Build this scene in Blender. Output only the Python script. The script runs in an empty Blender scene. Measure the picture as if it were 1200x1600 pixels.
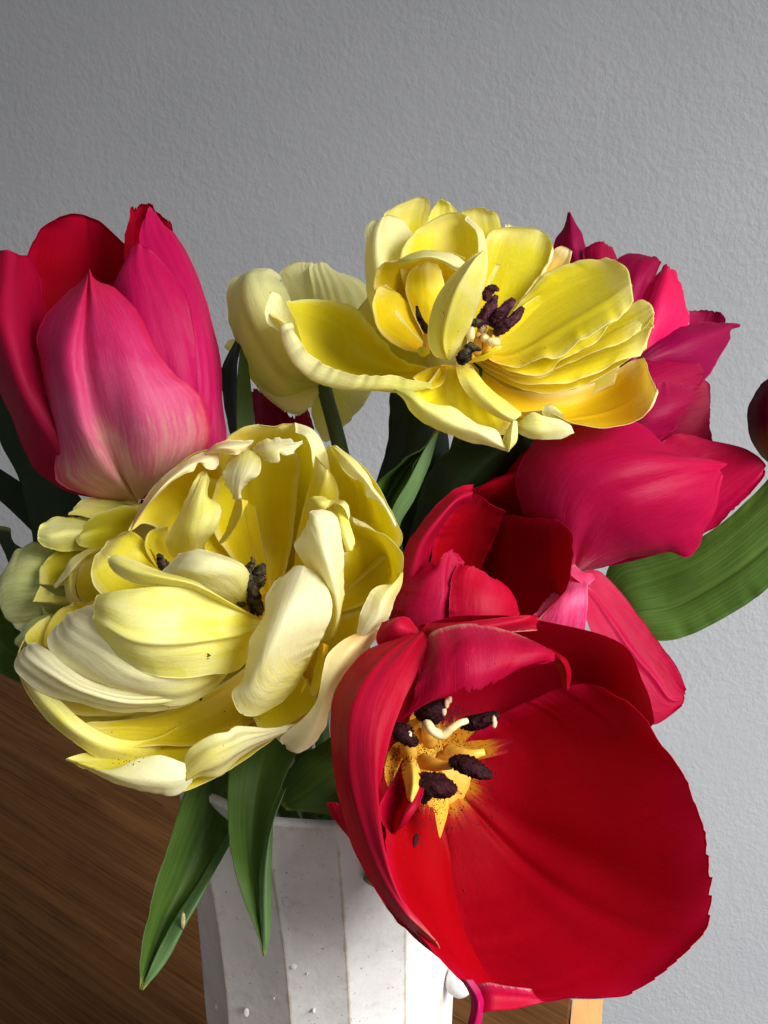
import bpy, math, random
import numpy as np
from mathutils import Vector, Matrix
random.seed(7); rng = np.random.RandomState(11)
S = bpy.context.scene
COL = S.collection

# ------------------------------------------------------------------ camera
W_PX, H_PX, FPX = 1200.0, 1600.0, 2198.0
PITCH = math.radians(25)
cam_d = bpy.data.cameras.new('camera'); cam = bpy.data.objects.new('camera', cam_d); COL.objects.link(cam)
CAM_Z = 0.60
cam.location = (0, 0, CAM_Z); cam.rotation_euler = (math.radians(90) - PITCH, 0, 0)
cam_d.sensor_fit = 'VERTICAL'; cam_d.sensor_height = 24.0; cam_d.lens = 24.0 * FPX / H_PX
cam_d.clip_start = 0.01; cam_d.clip_end = 50
S.camera = cam
RGT = np.array([1, 0, 0.]); UPV = np.array([0, math.sin(PITCH), math.cos(PITCH)]); FWD = np.array([0, math.cos(PITCH), -math.sin(PITCH)])
CP = np.array([0, 0, CAM_Z])
def at(x, y, D):
    """photo direction (x, y) at D centimetres of depth -> point in the room (metres)"""
    D = D / 100.0
    return CP + RGT * ((x - 600) / FPX * D) + UPV * ((800 - y) / FPX * D) + FWD * D

# ------------------------------------------------------------------ world and window light
wd = bpy.data.worlds.new('World'); S.world = wd; wd.use_nodes = True
wd.node_tree.nodes['Background'].inputs[0].default_value = (0.94, 0.95, 1.0, 1)
wd.node_tree.nodes['Background'].inputs[1].default_value = 0.27
def area(name, loc, target, sx, sy, power, col):
    ld = bpy.data.lights.new(name, 'AREA'); ld.shape = 'RECTANGLE'; ld.size = sx; ld.size_y = sy
    ld.energy = power; ld.color = col
    o = bpy.data.objects.new(name, ld); COL.objects.link(o); o.location = loc
    o.rotation_euler = (Vector(target) - Vector(loc)).to_track_quat('-Z', 'Y').to_euler()
    return o
wl = area('window_light', (0.90, -0.06, 0.78), (0.20, 0.56, -0.16), 1.05, 0.90, 12.0, (1.0, 0.985, 0.96))
wl.data.spread = math.radians(74)
S.view_settings.view_transform = 'Standard'; S.view_settings.look = 'None'
S.view_settings.exposure = 0.0; S.view_settings.gamma = 1.0
S.cycles.max_bounces = 10; S.cycles.diffuse_bounces = 5; S.cycles.transmission_bounces = 6; S.cycles.glossy_bounces = 3

# ------------------------------------------------------------------ node helpers
class NT:
    def __init__(s, name):
        s.m = bpy.data.materials.new(name); s.m.use_nodes = True; s.t = s.m.node_tree; s.t.nodes.clear()
        s.out = s.t.nodes.new('ShaderNodeOutputMaterial')
    def n(s, typ, inp=None, **kw):
        nd = s.t.nodes.new(typ)
        for k, v in kw.items(): setattr(nd, k, v)
        for k, v in (inp or {}).items(): s.set(nd, k, v)
        return nd
    def set(s, nd, k, v):
        sk = nd.inputs[k]
        if isinstance(v, bpy.types.NodeSocket): s.t.links.new(v, sk)
        else: sk.default_value = v
    def math(s, op, a, b=None, c=None, clamp=False):
        nd = s.n('ShaderNodeMath', operation=op, use_clamp=clamp); s.set(nd, 0, a)
        if b is not None: s.set(nd, 1, b)
        if c is not None: s.set(nd, 2, c)
        return nd.outputs[0]
    def mix(s, f, a, b, blend='MIX'):
        nd = s.n('ShaderNodeMix', data_type='RGBA', blend_type=blend); s.set(nd, 0, f)
        s.set(nd, 6, a if isinstance(a, bpy.types.NodeSocket) else (*a[:3], 1)); s.set(nd, 7, b if isinstance(b, bpy.types.NodeSocket) else (*b[:3], 1))
        return nd.outputs[2]
    def ramp(s, f, stops, interp='LINEAR'):
        nd = s.n('ShaderNodeValToRGB'); s.set(nd, 0, f); cr = nd.color_ramp; cr.interpolation = interp
        while len(cr.elements) < len(stops): cr.elements.new(0.5)
        for e, (p, c) in zip(cr.elements, stops):
            e.position = p; e.color = (*c[:3], 1) if len(c) >= 3 else (c[0],) * 3 + (1,)
        return nd.outputs[0]
    def noise(s, vec, scale, detail=2, rough=0.5, dist=0.0, fac=True):
        nd = s.n('ShaderNodeTexNoise', {'Vector': vec, 'Scale': scale, 'Detail': detail, 'Roughness': rough, 'Distortion': dist})
        return nd.outputs[0]
    def mapping(s, vec, scale=(1, 1, 1), loc=(0, 0, 0), rot=(0, 0, 0)):
        nd = s.n('ShaderNodeMapping', {'Vector': vec, 'Scale': scale, 'Location': loc, 'Rotation': rot}); return nd.outputs[0]

def petal_mat(name, stops, vein, vein_amt, trans=0.33, tcol=None, rough=0.42, edge=None, edge_amt=0.0, bump=0.35,
              blotch=None, blotch_amt=0.0, sheen=0.0, speck=None, smix=0.15, mid=None, mid_amt=0.0, spec=0.35):
    N = NT(name)
    uv = N.n('ShaderNodeUVMap', uv_map='UV').outputs[0]; cm = N.n('ShaderNodeUVMap', uv_map='CM').outputs[0]
    sep = N.n('ShaderNodeSeparateXYZ', {0: uv}); u, v = sep.outputs[0], sep.outputs[1]
    rnd = N.n('ShaderNodeObjectInfo').outputs['Random']
    off = N.n('ShaderNodeCombineXYZ', {0: N.math('MULTIPLY', rnd, 31.0), 1: N.math('MULTIPLY', rnd, 17.0), 2: rnd}).outputs[0]
    cmo = N.n('ShaderNodeVectorMath', {0: cm, 1: off}, operation='ADD').outputs[0]
    streak = N.noise(N.mapping(cmo, (9, 0.7, 1)), 1.0, 4, 0.6, 0.15)          # long veins
    fine = N.noise(N.mapping(cmo, (26, 2.2, 1)), 1.0, 3, 0.65, 0.1)
    big = N.noise(N.mapping(cmo, (0.8, 0.45, 1)), 1.0, 3, 0.55, 0.6)
    grain = N.noise(N.mapping(cmo, (30, 22, 1)), 1.0, 2, 0.6)
    vv = N.math('ADD', v, N.math('MULTIPLY', N.math('SUBTRACT', streak, 0.5), smix * 2.2))
    vv = N.math('ADD', vv, N.math('MULTIPLY', N.math('SUBTRACT', big, 0.5), smix * 2), clamp=True)
    col = N.ramp(vv, stops)
    if blotch:
        f = N.math('MULTIPLY', N.ramp(big, [(0.45, (0,)), (0.66, (1,))]), blotch_amt)
        col = N.mix(f, col, blotch)
    if mid:
        d = N.math('ABSOLUTE', N.math('SUBTRACT', u, 0.5))
        f = N.math('MULTIPLY', N.ramp(N.math('ADD', d, N.math('MULTIPLY', N.math('SUBTRACT', streak, .5), .12)), [(0.0, (1,)), (0.16, (0,))]), mid_amt)
        col = N.mix(f, col, mid)
    f = N.math('MULTIPLY', N.ramp(N.math('ADD', N.math('MULTIPLY', fine, 0.5), N.math('MULTIPLY', streak, 0.5)), [(0.40, (0,)), (0.66, (1,))]), vein_amt)
    col = N.mix(f, col, vein)
    g = N.math('MULTIPLY_ADD', N.math('SUBTRACT', grain, 0.5), 0.35, 1.0)
    col = N.mix(1.0, col, N.n('ShaderNodeCombineColor', {0: g, 1: g, 2: g}).outputs[0], 'MULTIPLY')
    if edge:
        d = N.math('MULTIPLY', N.math('ABSOLUTE', N.math('SUBTRACT', u, 0.5)), 2.0)
        d = N.math('MAXIMUM', d, v)
        d = N.math('ADD', d, N.math('MULTIPLY', N.math('SUBTRACT', streak, .5), .12))
        f = N.math('MULTIPLY', N.ramp(d, [(0.84, (0,)), (1.0, (1,))]), edge_amt)
        col = N.mix(f, col, edge)
    if speck:                                                               # pollen dust near the base
        sp = N.noise(cmo, 9.0, 4, 0.75)
        f = N.math('MULTIPLY', N.ramp(sp, [(0.60, (0,)), (0.63, (1,))]), N.ramp(v, [(0.05, (1,)), (speck[1], (0,))]))
        col = N.mix(f, col, speck[0])
    hsv = N.n('ShaderNodeHueSaturation', {'Hue': N.math('MULTIPLY_ADD', rnd, 0.012, 0.494), 'Value': N.math('MULTIPLY_ADD', rnd, 0.16, 0.90), 'Color': col})
    col = hsv.outputs[0]
    h = N.math('ADD', N.math('MULTIPLY', streak, 0.9), N.math('MULTIPLY', fine, 0.5))
    h = N.math('ADD', h, N.math('MULTIPLY', N.noise(N.mapping(cmo, (3, 1.2, 1)), 1.0, 4, 0.6, 0.8), 1.1))
    bp = N.n('ShaderNodeBump', {'Strength': bump, 'Distance': 0.0008, 'Height': h}).outputs[0]
    P = N.n('ShaderNodeBsdfPrincipled', {'Base Color': col, 'Roughness': rough, 'Normal': bp, 'Specular IOR Level': spec, 'Sheen Weight': sheen})
    tc = N.mix(0.6, col, tcol) if tcol else col
    T = N.n('ShaderNodeBsdfTranslucent', {'Color': tc, 'Normal': bp})
    mx = N.n('ShaderNodeMixShader', {0: trans, 1: P.outputs[0], 2: T.outputs[0]})
    N.t.links.new(mx.outputs[0], N.out.inputs[0])
    return N.m

YI = petal_mat('yellow_petal_inner', [(0.0, (.88, .50, .004)), (0.18, (.89, .70, .006)), (0.6, (.88, .78, .010)), (1.0, (.90, .85, .08))], (.91, .86, .12), .28,
               trans=.48, tcol=(1.0, .84, .008), edge=(.93, .90, .46), edge_amt=.75, blotch=(.91, .80, .08), blotch_amt=.3, bump=.14)
YD = petal_mat('golden_petal', [(0.0, (.88, .44, .004)), (0.3, (.90, .64, .006)), (0.8, (.90, .74, .015)), (1.0, (.92, .85, .22))], (.92, .76, .06), .28, trans=.42, tcol=(.98, .78, .004), edge=(.93, .90, .46), edge_amt=.6, bump=.14)
YO = petal_mat('yellow_petal_outer', [(0.0, (.66, .72, .06)), (0.22, (.87, .86, .18)), (0.55, (.92, .91, .40)), (1.0, (.94, .93, .60))], (.95, .94, .70), .4,
               trans=.44, tcol=(.97, .90, .08), blotch=(.91, .83, .36), blotch_amt=.35, bump=.24)
YW = petal_mat('cream_petal', [(0.0, (.78, .76, .10)), (0.20, (.90, .88, .24)), (0.5, (.94, .92, .50)), (1.0, (.95, .94, .68))], (.96, .95, .78), .40,
               trans=.40, tcol=(.98, .90, .14), bump=.26)
YL = petal_mat('lemon_petal', [(0.0, (.88, .68, .01)), (0.20, (.88, .82, .05)), (1.0, (.91, .89, .24))], (.93, .90, .46), .4,
               trans=.36, tcol=(.98, .82, .05), blotch=(.93, .90, .48), blotch_amt=.6, bump=.22)
YG = petal_mat('greenish_petal', [(0.0, (.42, .52, .05)), (0.5, (.62, .68, .16)), (1.0, (.82, .82, .42))], (.86, .86, .52), .45,
               trans=.3, blotch=(.36, .50, .08), blotch_amt=.5, bump=.28)
YA = petal_mat('amber_petal', [(0.0, (.88, .58, .005)), (0.6, (.88, .62, .01)), (0.9, (.84, .50, .01)), (1.0, (.90, .74, .22))], (.88, .66, .06), .25,
               trans=.42, tcol=(.98, .66, .005), edge=(.93, .88, .50), edge_amt=.9, bump=.14)
YP = petal_mat('blushed_petal', [(0.0, (.87, .52, .20)), (0.25, (.91, .78, .34)), (0.6, (.93, .88, .48)), (1.0, (.94, .92, .60))], (.93, .86, .60), .3, trans=.35, tcol=(.95, .6, .12), bump=.2)
RI = petal_mat('red_petal_inner', [(0.0, (.36, .001, .006)), (0.5, (.42, .0012, .008)), (1.0, (.50, .0015, .016))], (.54, .003, .03), .30,
               trans=.38, tcol=(.66, .0, .006), rough=.5, bump=.12, edge=(.62, .005, .05), edge_amt=.6, smix=.08, spec=.10)
RC = petal_mat('red_petal_inner_yellow_base', [(0.0, (.80, .42, .02)), (0.09, (.78, .38, .02)), (0.13, (.50, .04, .02)), (0.17, (.40, .0008, .0035)), (0.6, (.48, .001, .005)), (1.0, (.56, .001, .009))], (.32, .0005, .004), .35,
               trans=.42, tcol=(.85, .0, .006), rough=.5, bump=.12, edge=(.68, .006, .05), edge_amt=.6, smix=.05, speck=((.015, .002, .006), .30), spec=.10)
RO = petal_mat('red_petal_outer', [(0.0, (.62, .30, .22)), (0.12, (.58, .02, .06)), (0.5, (.42, .001, .025)), (1.0, (.48, .001, .024))], (.58, .006, .09), .35,
               trans=.34, tcol=(.74, .0, .03), rough=.5, bump=.20, smix=.12, mid=(.62, .03, .12), mid_amt=.2, spec=.14)
PO = petal_mat('pink_petal_outer', [(0.0, (.68, .54, .28)), (0.20, (.76, .46, .34)), (0.42, (.74, .12, .26)), (0.66, (.68, .016, .14)), (1.0, (.60, .002, .05))], (.80, .22, .36), .18,
               trans=.28, tcol=(.9, .04, .08), rough=.48, bump=.20, smix=.18, edge=(.68, .006, .06), edge_amt=.8, spec=.2)
PS = petal_mat('pink_petal_side', [(0.0, (.70, .12, .22)), (0.35, (.66, .007, .12)), (1.0, (.58, .002, .065))], (.74, .02, .19), .35,
               trans=.34, tcol=(.9, .004, .05), rough=.48, bump=.20, smix=.2, spec=.18)
PE = petal_mat('crimson_petal', [(0.0, (.70, .26, .28)), (0.12, (.56, .02, .09)), (0.4, (.42, .001, .036)), (1.0, (.50, .001, .040))], (.52, .008, .10), .35,
               trans=.34, tcol=(.9, .0, .03), rough=.48, bump=.20, smix=.2, mid=(.52, .001, .03), mid_amt=.3, spec=.16)
MO = petal_mat('magenta_petal', [(0.0, (.58, .10, .20)), (0.3, (.32, .0015, .055)), (1.0, (.27, .001, .036))], (.42, .006, .09), .35,
               trans=.36, tcol=(.75, .0, .04), rough=.5, bump=.2, smix=.18, spec=.14)
PK = petal_mat('hot_pink_petal', [(0.0, (.85, .60, .62)), (0.3, (.82, .10, .30)), (1.0, (.76, .01, .16))], (.88, .28, .42), .4, trans=.35, bump=.2, smix=.2)
BD = petal_mat('purple_bud', [(0.0, (.20, .15, .03)), (0.22, (.17, .09, .02)), (0.38, (.06, .002, .018)), (1.0, (.07, .001, .016))], (.11, .004, .03), .3, trans=.06, bump=.2, spec=.03, smix=.05, rough=.7)

RC_Y = petal_mat('yellow_star_centre', [(0.0, (.80, .50, .04)), (0.6, (.82, .44, .02)), (1.0, (.80, .34, .03))], (.84, .58, .08), .4, trans=.35, tcol=(.9, .5, .02), speck=((.02, .004, .006), 1.0))

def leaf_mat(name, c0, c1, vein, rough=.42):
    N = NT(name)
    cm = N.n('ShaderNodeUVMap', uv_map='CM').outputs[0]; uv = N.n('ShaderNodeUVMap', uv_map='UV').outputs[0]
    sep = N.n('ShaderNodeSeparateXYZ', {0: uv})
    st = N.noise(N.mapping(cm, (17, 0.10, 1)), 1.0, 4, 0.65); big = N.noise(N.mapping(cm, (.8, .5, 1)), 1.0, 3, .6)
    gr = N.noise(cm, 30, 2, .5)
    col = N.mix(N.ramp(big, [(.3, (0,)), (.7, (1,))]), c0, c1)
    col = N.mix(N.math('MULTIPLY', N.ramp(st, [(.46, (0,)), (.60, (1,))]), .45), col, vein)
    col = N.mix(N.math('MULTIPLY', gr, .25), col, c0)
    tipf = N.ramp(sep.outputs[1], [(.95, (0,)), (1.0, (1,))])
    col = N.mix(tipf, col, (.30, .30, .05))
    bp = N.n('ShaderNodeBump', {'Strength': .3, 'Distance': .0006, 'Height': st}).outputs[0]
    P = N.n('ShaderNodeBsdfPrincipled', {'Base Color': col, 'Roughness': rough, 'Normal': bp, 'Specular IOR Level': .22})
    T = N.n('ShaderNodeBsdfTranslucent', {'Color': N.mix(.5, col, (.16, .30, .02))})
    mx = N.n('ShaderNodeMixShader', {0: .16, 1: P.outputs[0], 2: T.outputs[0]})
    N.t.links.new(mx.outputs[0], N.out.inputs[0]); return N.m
LF = leaf_mat('leaf_green', (.042, .090, .011), (.080, .15, .022), (.12, .195, .045))
LB = leaf_mat('leaf_blue_green', (.09, .18, .055), (.13, .23, .08), (.17, .27, .11), .5)
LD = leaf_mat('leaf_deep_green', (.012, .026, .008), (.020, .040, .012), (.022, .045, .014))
ST = leaf_mat('stem_green', (.06, .10, .03), (.08, .13, .04), (.09, .14, .05))

def simple(name, c0, c1, scale, rough=.5, bump=.5, dist=.001, spec=.4, contrast=(.35, .65)):
    N = NT(name)
    tc = N.n('ShaderNodeTexCoord').outputs['Object']
    nz = N.noise(tc, scale, 5, .65, .4)
    col = N.mix(N.ramp(nz, [(contrast[0], (0,)), (contrast[1], (1,))]), c0, c1)
    bp = N.n('ShaderNodeBump', {'Strength': bump, 'Distance': dist, 'Height': nz}).outputs[0]
    P = N.n('ShaderNodeBsdfPrincipled', {'Base Color': col, 'Roughness': rough, 'Normal': bp, 'Specular IOR Level': spec})
    N.t.links.new(P.outputs[0], N.out.inputs[0]); return N.m
AN_P = simple('purple_anther', (.022, .005, .010), (.20, .055, .075), 420, .7, 1.0, spec=.15, contrast=(.38, .72))
AN_D = simple('dark_anther', (.010, .006, .006), (.16, .13, .07), 420, .75, 1.0, spec=.12, contrast=(.42, .7))
AN_R = simple('maroon_anther', (.007, .001, .002), (.045, .003, .006), 600, .6, 1.0, spec=.18)
FIL = simple('filament_amber', (.72, .36, .03), (.80, .50, .08), 300, .5, .3)
CRM = simple('pistil_cream', (.80, .60, .22), (.86, .74, .40), 300, .45, .3)
POL = simple('pollen', (.02, .003, .008), (.05, .008, .012), 900, .7, .2)
SCAR = simple('dry_leaf_scar', (.30, .26, .10), (.48, .42, .20), 900, .7, .5)
CHAFF = simple('pollen_chaff', (.62, .38, .22), (.78, .56, .36), 900, .6, .4)

# ------------------------------------------------------------------ mesh helpers
def link_mesh(name, verts, faces, mats, parent=None, midx=None, smooth=True, uv=None, cm=None):
    me = bpy.data.meshes.new(name); me.from_pydata([tuple(v) for v in verts], [], [tuple(f) for f in faces])
    for m in (mats if isinstance(mats, (list, tuple)) else [mats]): me.materials.append(m)
    if midx is not None: me.polygons.foreach_set('material_index', np.asarray(midx, dtype=np.int32))
    me.polygons.foreach_set('use_smooth', np.full(len(me.polygons), smooth))
    if uv is not None:
        lv = np.zeros(len(me.loops), dtype=np.int32); me.loops.foreach_get('vertex_index', lv)
        l1 = me.uv_layers.new(name='UV'); l1.data.foreach_set('uv', np.asarray(uv)[lv].ravel())
        l2 = me.uv_layers.new(name='CM'); l2.data.foreach_set('uv', np.asarray(cm)[lv].ravel())
    me.update()
    o = bpy.data.objects.new(name, me); COL.objects.link(o)
    if parent: o.parent = parent; o.matrix_parent_inverse = parent.matrix_world.inverted()
    return o

def catmull(P, t):
    """P: (k,...) control points, t: params in [0,k-1]"""
    k = len(P)
    if k == 2:
        f = t.reshape((-1,) + (1,) * (P.ndim - 1)); return P[0] * (1 - f) + P[1] * f
    Pe = np.concatenate([[2 * P[0] - P[1]], P, [2 * P[-1] - P[-2]]])
    i = np.clip(np.floor(t).astype(int), 0, k - 2); f = (t - i).reshape((-1,) + (1,) * (P.ndim - 1))
    a, b, c, d = Pe[i], Pe[i + 1], Pe[i + 2], Pe[i + 3]
    return 0.5 * (2 * b + (c - a) * f + (2 * a - 5 * b + 4 * c - d) * f ** 2 + (3 * b - a - 3 * c + d) * f ** 3)

def curve(pts, n):
    t = np.linspace(0, len(pts) - 1, 12 * len(pts) + 1); C = catmull(pts, t)
    s = np.concatenate([[0], np.cumsum(np.linalg.norm(np.diff(C, axis=0), axis=1))]); s /= max(s[-1], 1e-9)
    q = np.linspace(0, 1, n); return np.stack([np.interp(q, s, C[:, i]) for i in range(3)], 1)

def n1(x, seed):
    x = np.asarray(x, float); i = np.floor(x).astype(int); f = x - i; f = f * f * (3 - 2 * f)
    h = lambda j: np.modf(np.sin((j * 127.1 + seed * 311.7)) * 43758.5453)[0]
    return h(i) * (1 - f) + h(i + 1) * f          # about -1..1

def parse(s, D0):
    out = []
    for tok in s.split():
        a = tok.split(','); out.append(at(float(a[0]), float(a[1]), D0 + (float(a[2]) if len(a) > 2 else 0)))
    return np.array(out)

PID = [0]
def petal(fl, side, spec, mi, mo, b=0.0, ruf=0.10, rf=7, ser=0.0, sert=0.0, sf=40, wr=0.05, nu=34, nv=52, th=0.035,
          crease=None, fine=0.030, rib=0.0, ribn=6, name='petal', label=None, flip=False, pl=0.0, pln=5):
    """side 'i': the inner face looks to the viewer's side, 'o': the outer face does.  lengths in cm"""
    PID[0] += 1; sd = PID[0]; ruf = ruf * 1.5
    root, D0 = fl; nu = int(nu * 1.45) + 2; nv = int(nv * 1.3)
    if ser == 0 and mi.name.startswith(('red', 'magenta', 'pink', 'crimson')): ser = .018; sert = max(sert, .02)
    if ser < .006 and mi.name.startswith(('yellow_petal_outer', 'blushed')): ser = .010; sf = 12
    cs = [parse(c, D0) for c in spec.split('|')]
    NVD = 120
    C = np.stack([curve(c, NVD) if len(c) > 2 else np.stack([c[0] + (c[-1] - c[0]) * t for t in np.linspace(0, 1, NVD)]) for c in cs])
    k = len(cs)
    U = np.linspace(0, 1, nu); V = np.linspace(0, 1, nv)
    UU, VV = np.meshgrid(U, V, indexing='ij')
    jag = lambda x, s: (.25 + .75 * np.abs(n1(x * sf * .3, s + 4))) * (.45 * np.abs(n1(x * sf, s)) + .25 * np.abs(n1(x * sf * 2.3, s + 9)) + .5 * np.modf(x * sf * 1.1 + 9 + 1.5 * n1(x * sf * .35, s + 2))[0])
    a0 = ser * jag(VV, sd) * np.minimum(1, VV * 4); a1 = ser * jag(VV, sd + 50) * np.minimum(1, VV * 4)
    Uq = a0 + UU * (1 - a0 - a1)
    Vq = VV * (1 - sert * jag(UU, sd + 77))
    vi = Vq * (NVD - 1); v0 = np.clip(np.floor(vi).astype(int), 0, NVD - 2); vf = vi - v0
    Uq_ = Uq * (k - 1)
    P = np.zeros((nu, nv, 3))
    Pe = C if k == 2 else np.concatenate([[2 * C[0] - C[1]], C, [2 * C[-1] - C[-2]]])
    def samp(idx):
        return Pe[idx, v0] * (1 - vf)[..., None] + Pe[idx, v0 + 1] * vf[..., None]
    ui = np.clip(np.floor(Uq_).astype(int), 0, k - 2); f = (Uq_ - ui)[..., None]
    if k == 2: P = samp(ui) * (1 - f) + samp(ui + 1) * f
    else:
        a, b_, c, d = samp(ui), samp(ui + 1), samp(ui + 2), samp(ui + 3)
        P = 0.5 * (2 * b_ + (c - a) * f + (2 * a - 5 * b_ + 4 * c - d) * f ** 2 + (3 * b_ - a - 3 * c + d) * f ** 3)
    P = P - FWD * (b / 100 * 4 * UU * (1 - UU) * np.sin(np.pi * np.clip(VV * .9 + .1, 0, 1)))[..., None]
    def normals(P):
        du = np.gradient(P, axis=0); dv = np.gradient(P, axis=1)
        n = np.cross(du, dv); l = np.linalg.norm(n, axis=2, keepdims=True); n = n / np.maximum(l, 1e-12)
        return n, l[..., 0]
    n, ar = normals(P)
    lng0 = np.linalg.norm(np.diff(P, axis=1), axis=2).sum(1).mean() * 100; wid0 = np.linalg.norm(np.diff(P, axis=0), axis=2).sum(0).max() * 100
    k_s = float(np.clip(min(lng0, wid0 * 1.6) / 4.0, .12, 1.25)); ruf *= k_s; wr *= k_s
    e = np.abs(2 * UU - 1) ** 3; tp = VV ** 5
    disp = ruf * (e * np.minimum(1, VV * 2.5) * (0.6 * n1(VV * rf + (UU > .5) * 7, sd) + 0.4 * n1(VV * rf * 2.7 + (UU > .5) * 3, sd + 3) + .16 * n1(VV * rf * 6 + (UU > .5) * 5, sd + 6)) + tp * .8 * n1(UU * rf * .8, sd + 5))
    disp = disp + wr * (n1(UU * 3 + n1(VV * 2.3, sd + 8) * 1.2, sd + 1) * .6 + n1(UU * 7 + n1(VV * 3.1, sd + 4), sd + 2) * .3) * np.sin(np.pi * np.clip(VV, .04, .96))
    ph = n1(VV * 2.6 + UU, sd + 21) * .9
    disp = disp + fine * k_s * (n1(UU * 9 + ph * 1.6, sd + 22) * .6 + n1(UU * 21 + ph * 2.5 + VV * 4, sd + 23) * .35) * (.55 + .45 * n1(VV * 4 + UU * 3, sd + 31)) * (.25 + .75 * np.maximum(e, VV ** 2)) * np.minimum(1, VV * 3)
    if rib: disp = disp + rib * np.cos(2 * np.pi * ribn * UU) * np.sin(np.pi * VV) ** .5
    if pl: disp = disp + pl * VV ** 3 * np.sin(2 * np.pi * pln * UU + 2 * n1(UU * 4, sd))
    if crease: disp = disp + crease[1] * np.exp(-((UU - crease[0]) / crease[2]) ** 2) * np.sin(np.pi * np.clip(VV * .95 + .03, 0, 1)) ** .5
    view = P - CP; view = view / np.linalg.norm(view, axis=2, keepdims=True)
    facing = (np.sum(n * view, axis=2) * ar).sum()
    if facing > 0: n = -n
    tow = n                                          # points to the viewer's side for most of the sheet
    if flip: tow = -n
    P = P + tow * (disp / 100)[..., None]
    n2, _ = normals(P); sgn = np.sign(np.sum(n2 * tow, axis=2, keepdims=True)); n2 = n2 * np.where(sgn == 0, 1, sgn)
    bad = ~np.isfinite(n2).all(axis=2); n2[bad] = tow[bad]
    taper = (0.35 + 0.65 * (1 - np.maximum(np.abs(2 * UU - 1) ** 4, VV ** 6)))[..., None]
    Pb = P - n2 * (th * max(.35, min(1, k_s)) / 100) * taper
    verts = np.concatenate([P.reshape(-1, 3), Pb.reshape(-1, 3)]); M = nu * nv
    I = np.arange(M).reshape(nu, nv)
    A, B, Cc, Dd = I[:-1, :-1].ravel(), I[1:, :-1].ravel(), I[1:, 1:].ravel(), I[:-1, 1:].ravel()
    q1 = np.stack([A, B, Cc, Dd], 1)
    nrm = np.cross(P.reshape(-1, 3)[B] - P.reshape(-1, 3)[A], P.reshape(-1, 3)[Dd] - P.reshape(-1, 3)[A])
    if (np.sum(nrm * tow.reshape(-1, 3)[A], axis=1)).sum() < 0: q1 = q1[:, ::-1]
    q2 = q1[:, ::-1] + M
    rim = np.concatenate([I[:, 0], I[-1, 1:], I[-2::-1, -1], I[0, -2:0:-1]])
    r2 = np.roll(rim, -1); q3 = np.stack([rim, r2, r2 + M, rim + M], 1)
    faces = np.concatenate([q1, q2, q3])
    midx = np.concatenate([np.zeros(len(q1)), np.ones(len(q2)), np.zeros(len(q3))]).astype(int)
    wid = np.linalg.norm(np.diff(P, axis=0), axis=2).sum(0).max() * 100; lng = np.linalg.norm(np.diff(P, axis=1), axis=2).sum(1).mean() * 100
    uv = np.stack([UU.ravel(), VV.ravel()], 1); cmv = np.stack([UU.ravel() * wid, VV.ravel() * lng], 1)
    mats = [mi, mo]                                  # first the skin on the viewer's side
    o = link_mesh(name, verts, faces, mats, root, midx, True, np.concatenate([uv, uv]), np.concatenate([cmv, cmv]))
    if label: o['label'] = label
    return o

def tube(name, pts, rad, mat, parent=None, nseg=12, n=24, lumpy=0.0, seed=0, cap=True):
    """pts (k,3) metres, rad list (cm) along"""
    C = curve(np.array(pts), n); R = np.interp(np.linspace(0, 1, n), np.linspace(0, 1, len(rad)), rad) / 100
    T = np.gradient(C, axis=0); T /= np.linalg.norm(T, axis=1, keepdims=True)
    up = np.array([.31, .2, .93]); v = []
    for i in range(n):
        a = np.cross(T[i], up); a /= np.linalg.norm(a); b = np.cross(T[i], a)
        for j in range(nseg):
            t = 2 * math.pi * j / nseg
            r = R[i] * (1 + lumpy * float(n1(i * .7 + j * 1.9, seed)) + lumpy * .8 * math.cos(2 * t))
            v.append(C[i] + (a * math.cos(t) + b * math.sin(t)) * r)
    f = [(i * nseg + j, i * nseg + (j + 1) % nseg, (i + 1) * nseg + (j + 1) % nseg, (i + 1) * nseg + j) for i in range(n - 1) for j in range(nseg)]
    if cap:
        v.append(C[0]); v.append(C[-1]); k = len(v)
        f += [(k - 2, (j + 1) % nseg, j) for j in range(nseg)] + [(k - 1, (n - 1) * nseg + j, (n - 1) * nseg + (j + 1) % nseg) for j in range(nseg)]
    uv = [((i % nseg) / nseg, (i // nseg) / n) for i in range(len(v))]
    cm = [((i % nseg) / nseg * 2, (i // nseg) / n * 12) for i in range(len(v))]
    return link_mesh(name, v, f, mat, parent, uv=uv, cm=cm)

def thing(name, label, cat, loc, group=None):
    o = bpy.data.objects.new(name, None); COL.objects.link(o); o.location = loc; o.empty_display_size = .02
    o['label'] = label; o['category'] = cat
    if group: o['group'] = group
    bpy.context.view_layer.update()
    return o
# ------------------------------------------------------------------ the setting: wall, table
ZT = 0.1155
def on_table(x, y, z=ZT):
    d = RGT * ((x - 600) / FPX) + UPV * ((800 - y) / FPX) + FWD
    return CP + d * ((z - CAM_Z) / d[2])
N = NT('grey_wall_paint')
tc = N.n('ShaderNodeTexCoord').outputs['Object']
mp = N.mapping(tc, (1.0, 1.0, 0.80))
n_a = N.noise(mp, 400, 3, .55, .3); n_b = N.noise(mp, 190, 3, .5, .4); n_c = N.noise(N.mapping(tc, (1, 1, .16)), 330, 3, .6); n_d = N.noise(tc, 5, 4, .6)
n_e = N.noise(mp, 40, 2, .5)
hh = N.math('ADD', N.math('MULTIPLY', N.ramp(n_a, [(.36, (0,)), (.66, (1,))]), .55), N.math('MULTIPLY', N.ramp(n_b, [(.35, (0,)), (.65, (1,))]), .55))
hh = N.math('ADD', hh, N.math('MULTIPLY', n_c, .18)); hh = N.math('ADD', hh, N.math('MULTIPLY', n_e, .35))
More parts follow.
